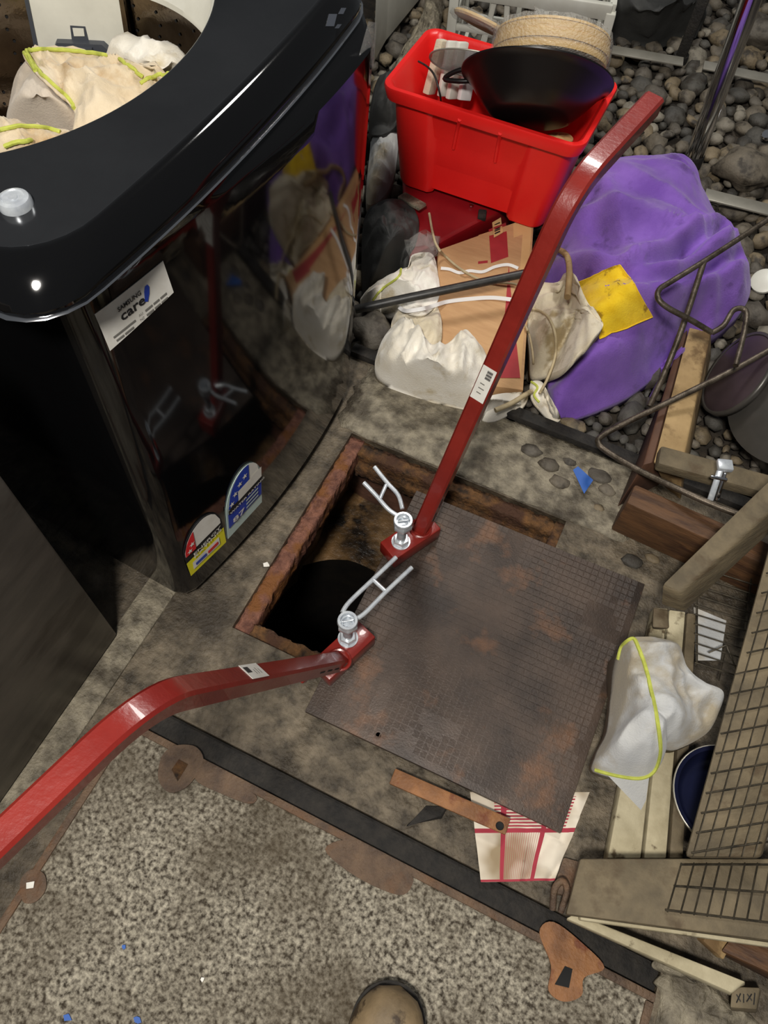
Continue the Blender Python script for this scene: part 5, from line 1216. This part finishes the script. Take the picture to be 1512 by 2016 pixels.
# rusted corner fitting by the cage
rfx = thing('corner_fitting', P(1100, 1770, 0), 'rusted curled iron fitting between tea towel and cage rail', 'iron fitting')
hexa('plate', [P(1085, 1760, 0), P(1130, 1770, 0), P(1145, 1700, 0), P(1110, 1690, 0), P(1085, 1757, .012), P(1130, 1766, .012), P(1145, 1697, .012), P(1110, 1687, .012)], M_ruststeel, rfx, bevel=.003)
tube('loop', spline([P(1088, 1790, .012), P(1092, 1750, .03), P(1108, 1735, .034), P(1116, 1755, .03), P(1104, 1795, .012)], 6), .006, M_ruststeel, rfx, n=8)

# ================================================================== BOOT
boot = thing('boot', P(790, 2030, 0), 'brown muddy leather work boot toe at the bottom edge', 'boot')
bd = Vector((0.10, -1, 0)).normalized(); bs_ = Vector((1, .10, 0)).normalized(); bo = P(788, 1940, .03); bo.z = .004
V, F = [], []; NB, NR = 26, 24
for i in range(NB):
    t = i / (NB - 1); x = t * .30
    w = .060 * math.sqrt(max(0, 1 - (1 - min(1, x / .075)) ** 2.2)) - .012 * max(0, min(1, (x - .12) / .08)) + .004 * max(0, (x - .2) / .1)
    h = .058 * math.sqrt(max(0, 1 - (1 - min(1, x / .05)) ** 2.4)) + .05 * max(0, (x - .10) / .2) ** 1.1 * 1.6
    for k in range(NR):
        a = 2 * math.pi * k / NR; ca, sa_ = math.cos(a), math.sin(a)
        V.append(bo + bd * x + bs_ * (w * (abs(ca) ** .8) * (1 if ca > 0 else -1)) + Vector((0, 0, .022 + (h if sa_ > 0 else .004) * (abs(sa_) ** .8) * (1 if sa_ > 0 else -1))))
for i in range(NB - 1):
    for k in range(NR): F.append((i * NR + k, i * NR + (k + 1) % NR, (i + 1) * NR + (k + 1) % NR, (i + 1) * NR + k))
F += [tuple(range(NR - 1, -1, -1)), tuple((NB - 1) * NR + k for k in range(NR))]
bm = bmesh.new(); vs = [bm.verts.new(v) for v in V]
for f in F: bm.faces.new([vs[i] for i in f])
bmesh.ops.remove_doubles(bm, verts=bm.verts, dist=.0003)
mkbm('upper', bm, M_boot, boot, sharp=None)
ol = []
for i in range(40):
    a = math.pi * i / 39 - math.pi / 2; ol.append((-.062 * math.cos(a) * 1.0 + .062 - .004, .060 * math.sin(a)))
ol = [(x, y) for x, y in ol]; ol = [(.30, -.04)] + [(.12, -.061)] + ol + [(.12, .061), (.30, .04)]
VV = [bo + bd * x + bs_ * y + Vector((0, 0, .001)) for x, y in ol] + [bo + bd * x + bs_ * y + Vector((0, 0, .022)) for x, y in ol]; n = len(ol)
bm = bmesh.new(); vs = [bm.verts.new(v) for v in VV]
for f in [tuple(range(n)), tuple(range(2 * n - 1, n - 1, -1))] + [(i, (i + 1) % n, (i + 1) % n + n, i + n) for i in range(n)]: bm.faces.new([vs[i] for i in f])
mkbm('sole', bm, M_rubber, boot)
lathe('shaft', [(.036, .06), (.046, .10), (.050, .16), (.052, .24), (.049, .245), (.046, .16), (.03, .10), (.0, .09)], bo + bd * .245, M_boot, boot, n=32)
tube('toe_seam', [bo + bd * (.085 + .012 * math.cos(a)) + bs_ * (.05 * math.sin(a)) + Vector((0, 0, .022 + .0585 * math.cos(a) ** .8)) for a in [(-1.3 + 2.6 * k / 16) for k in range(17)]], .0016, M_woodtan, boot, n=5)
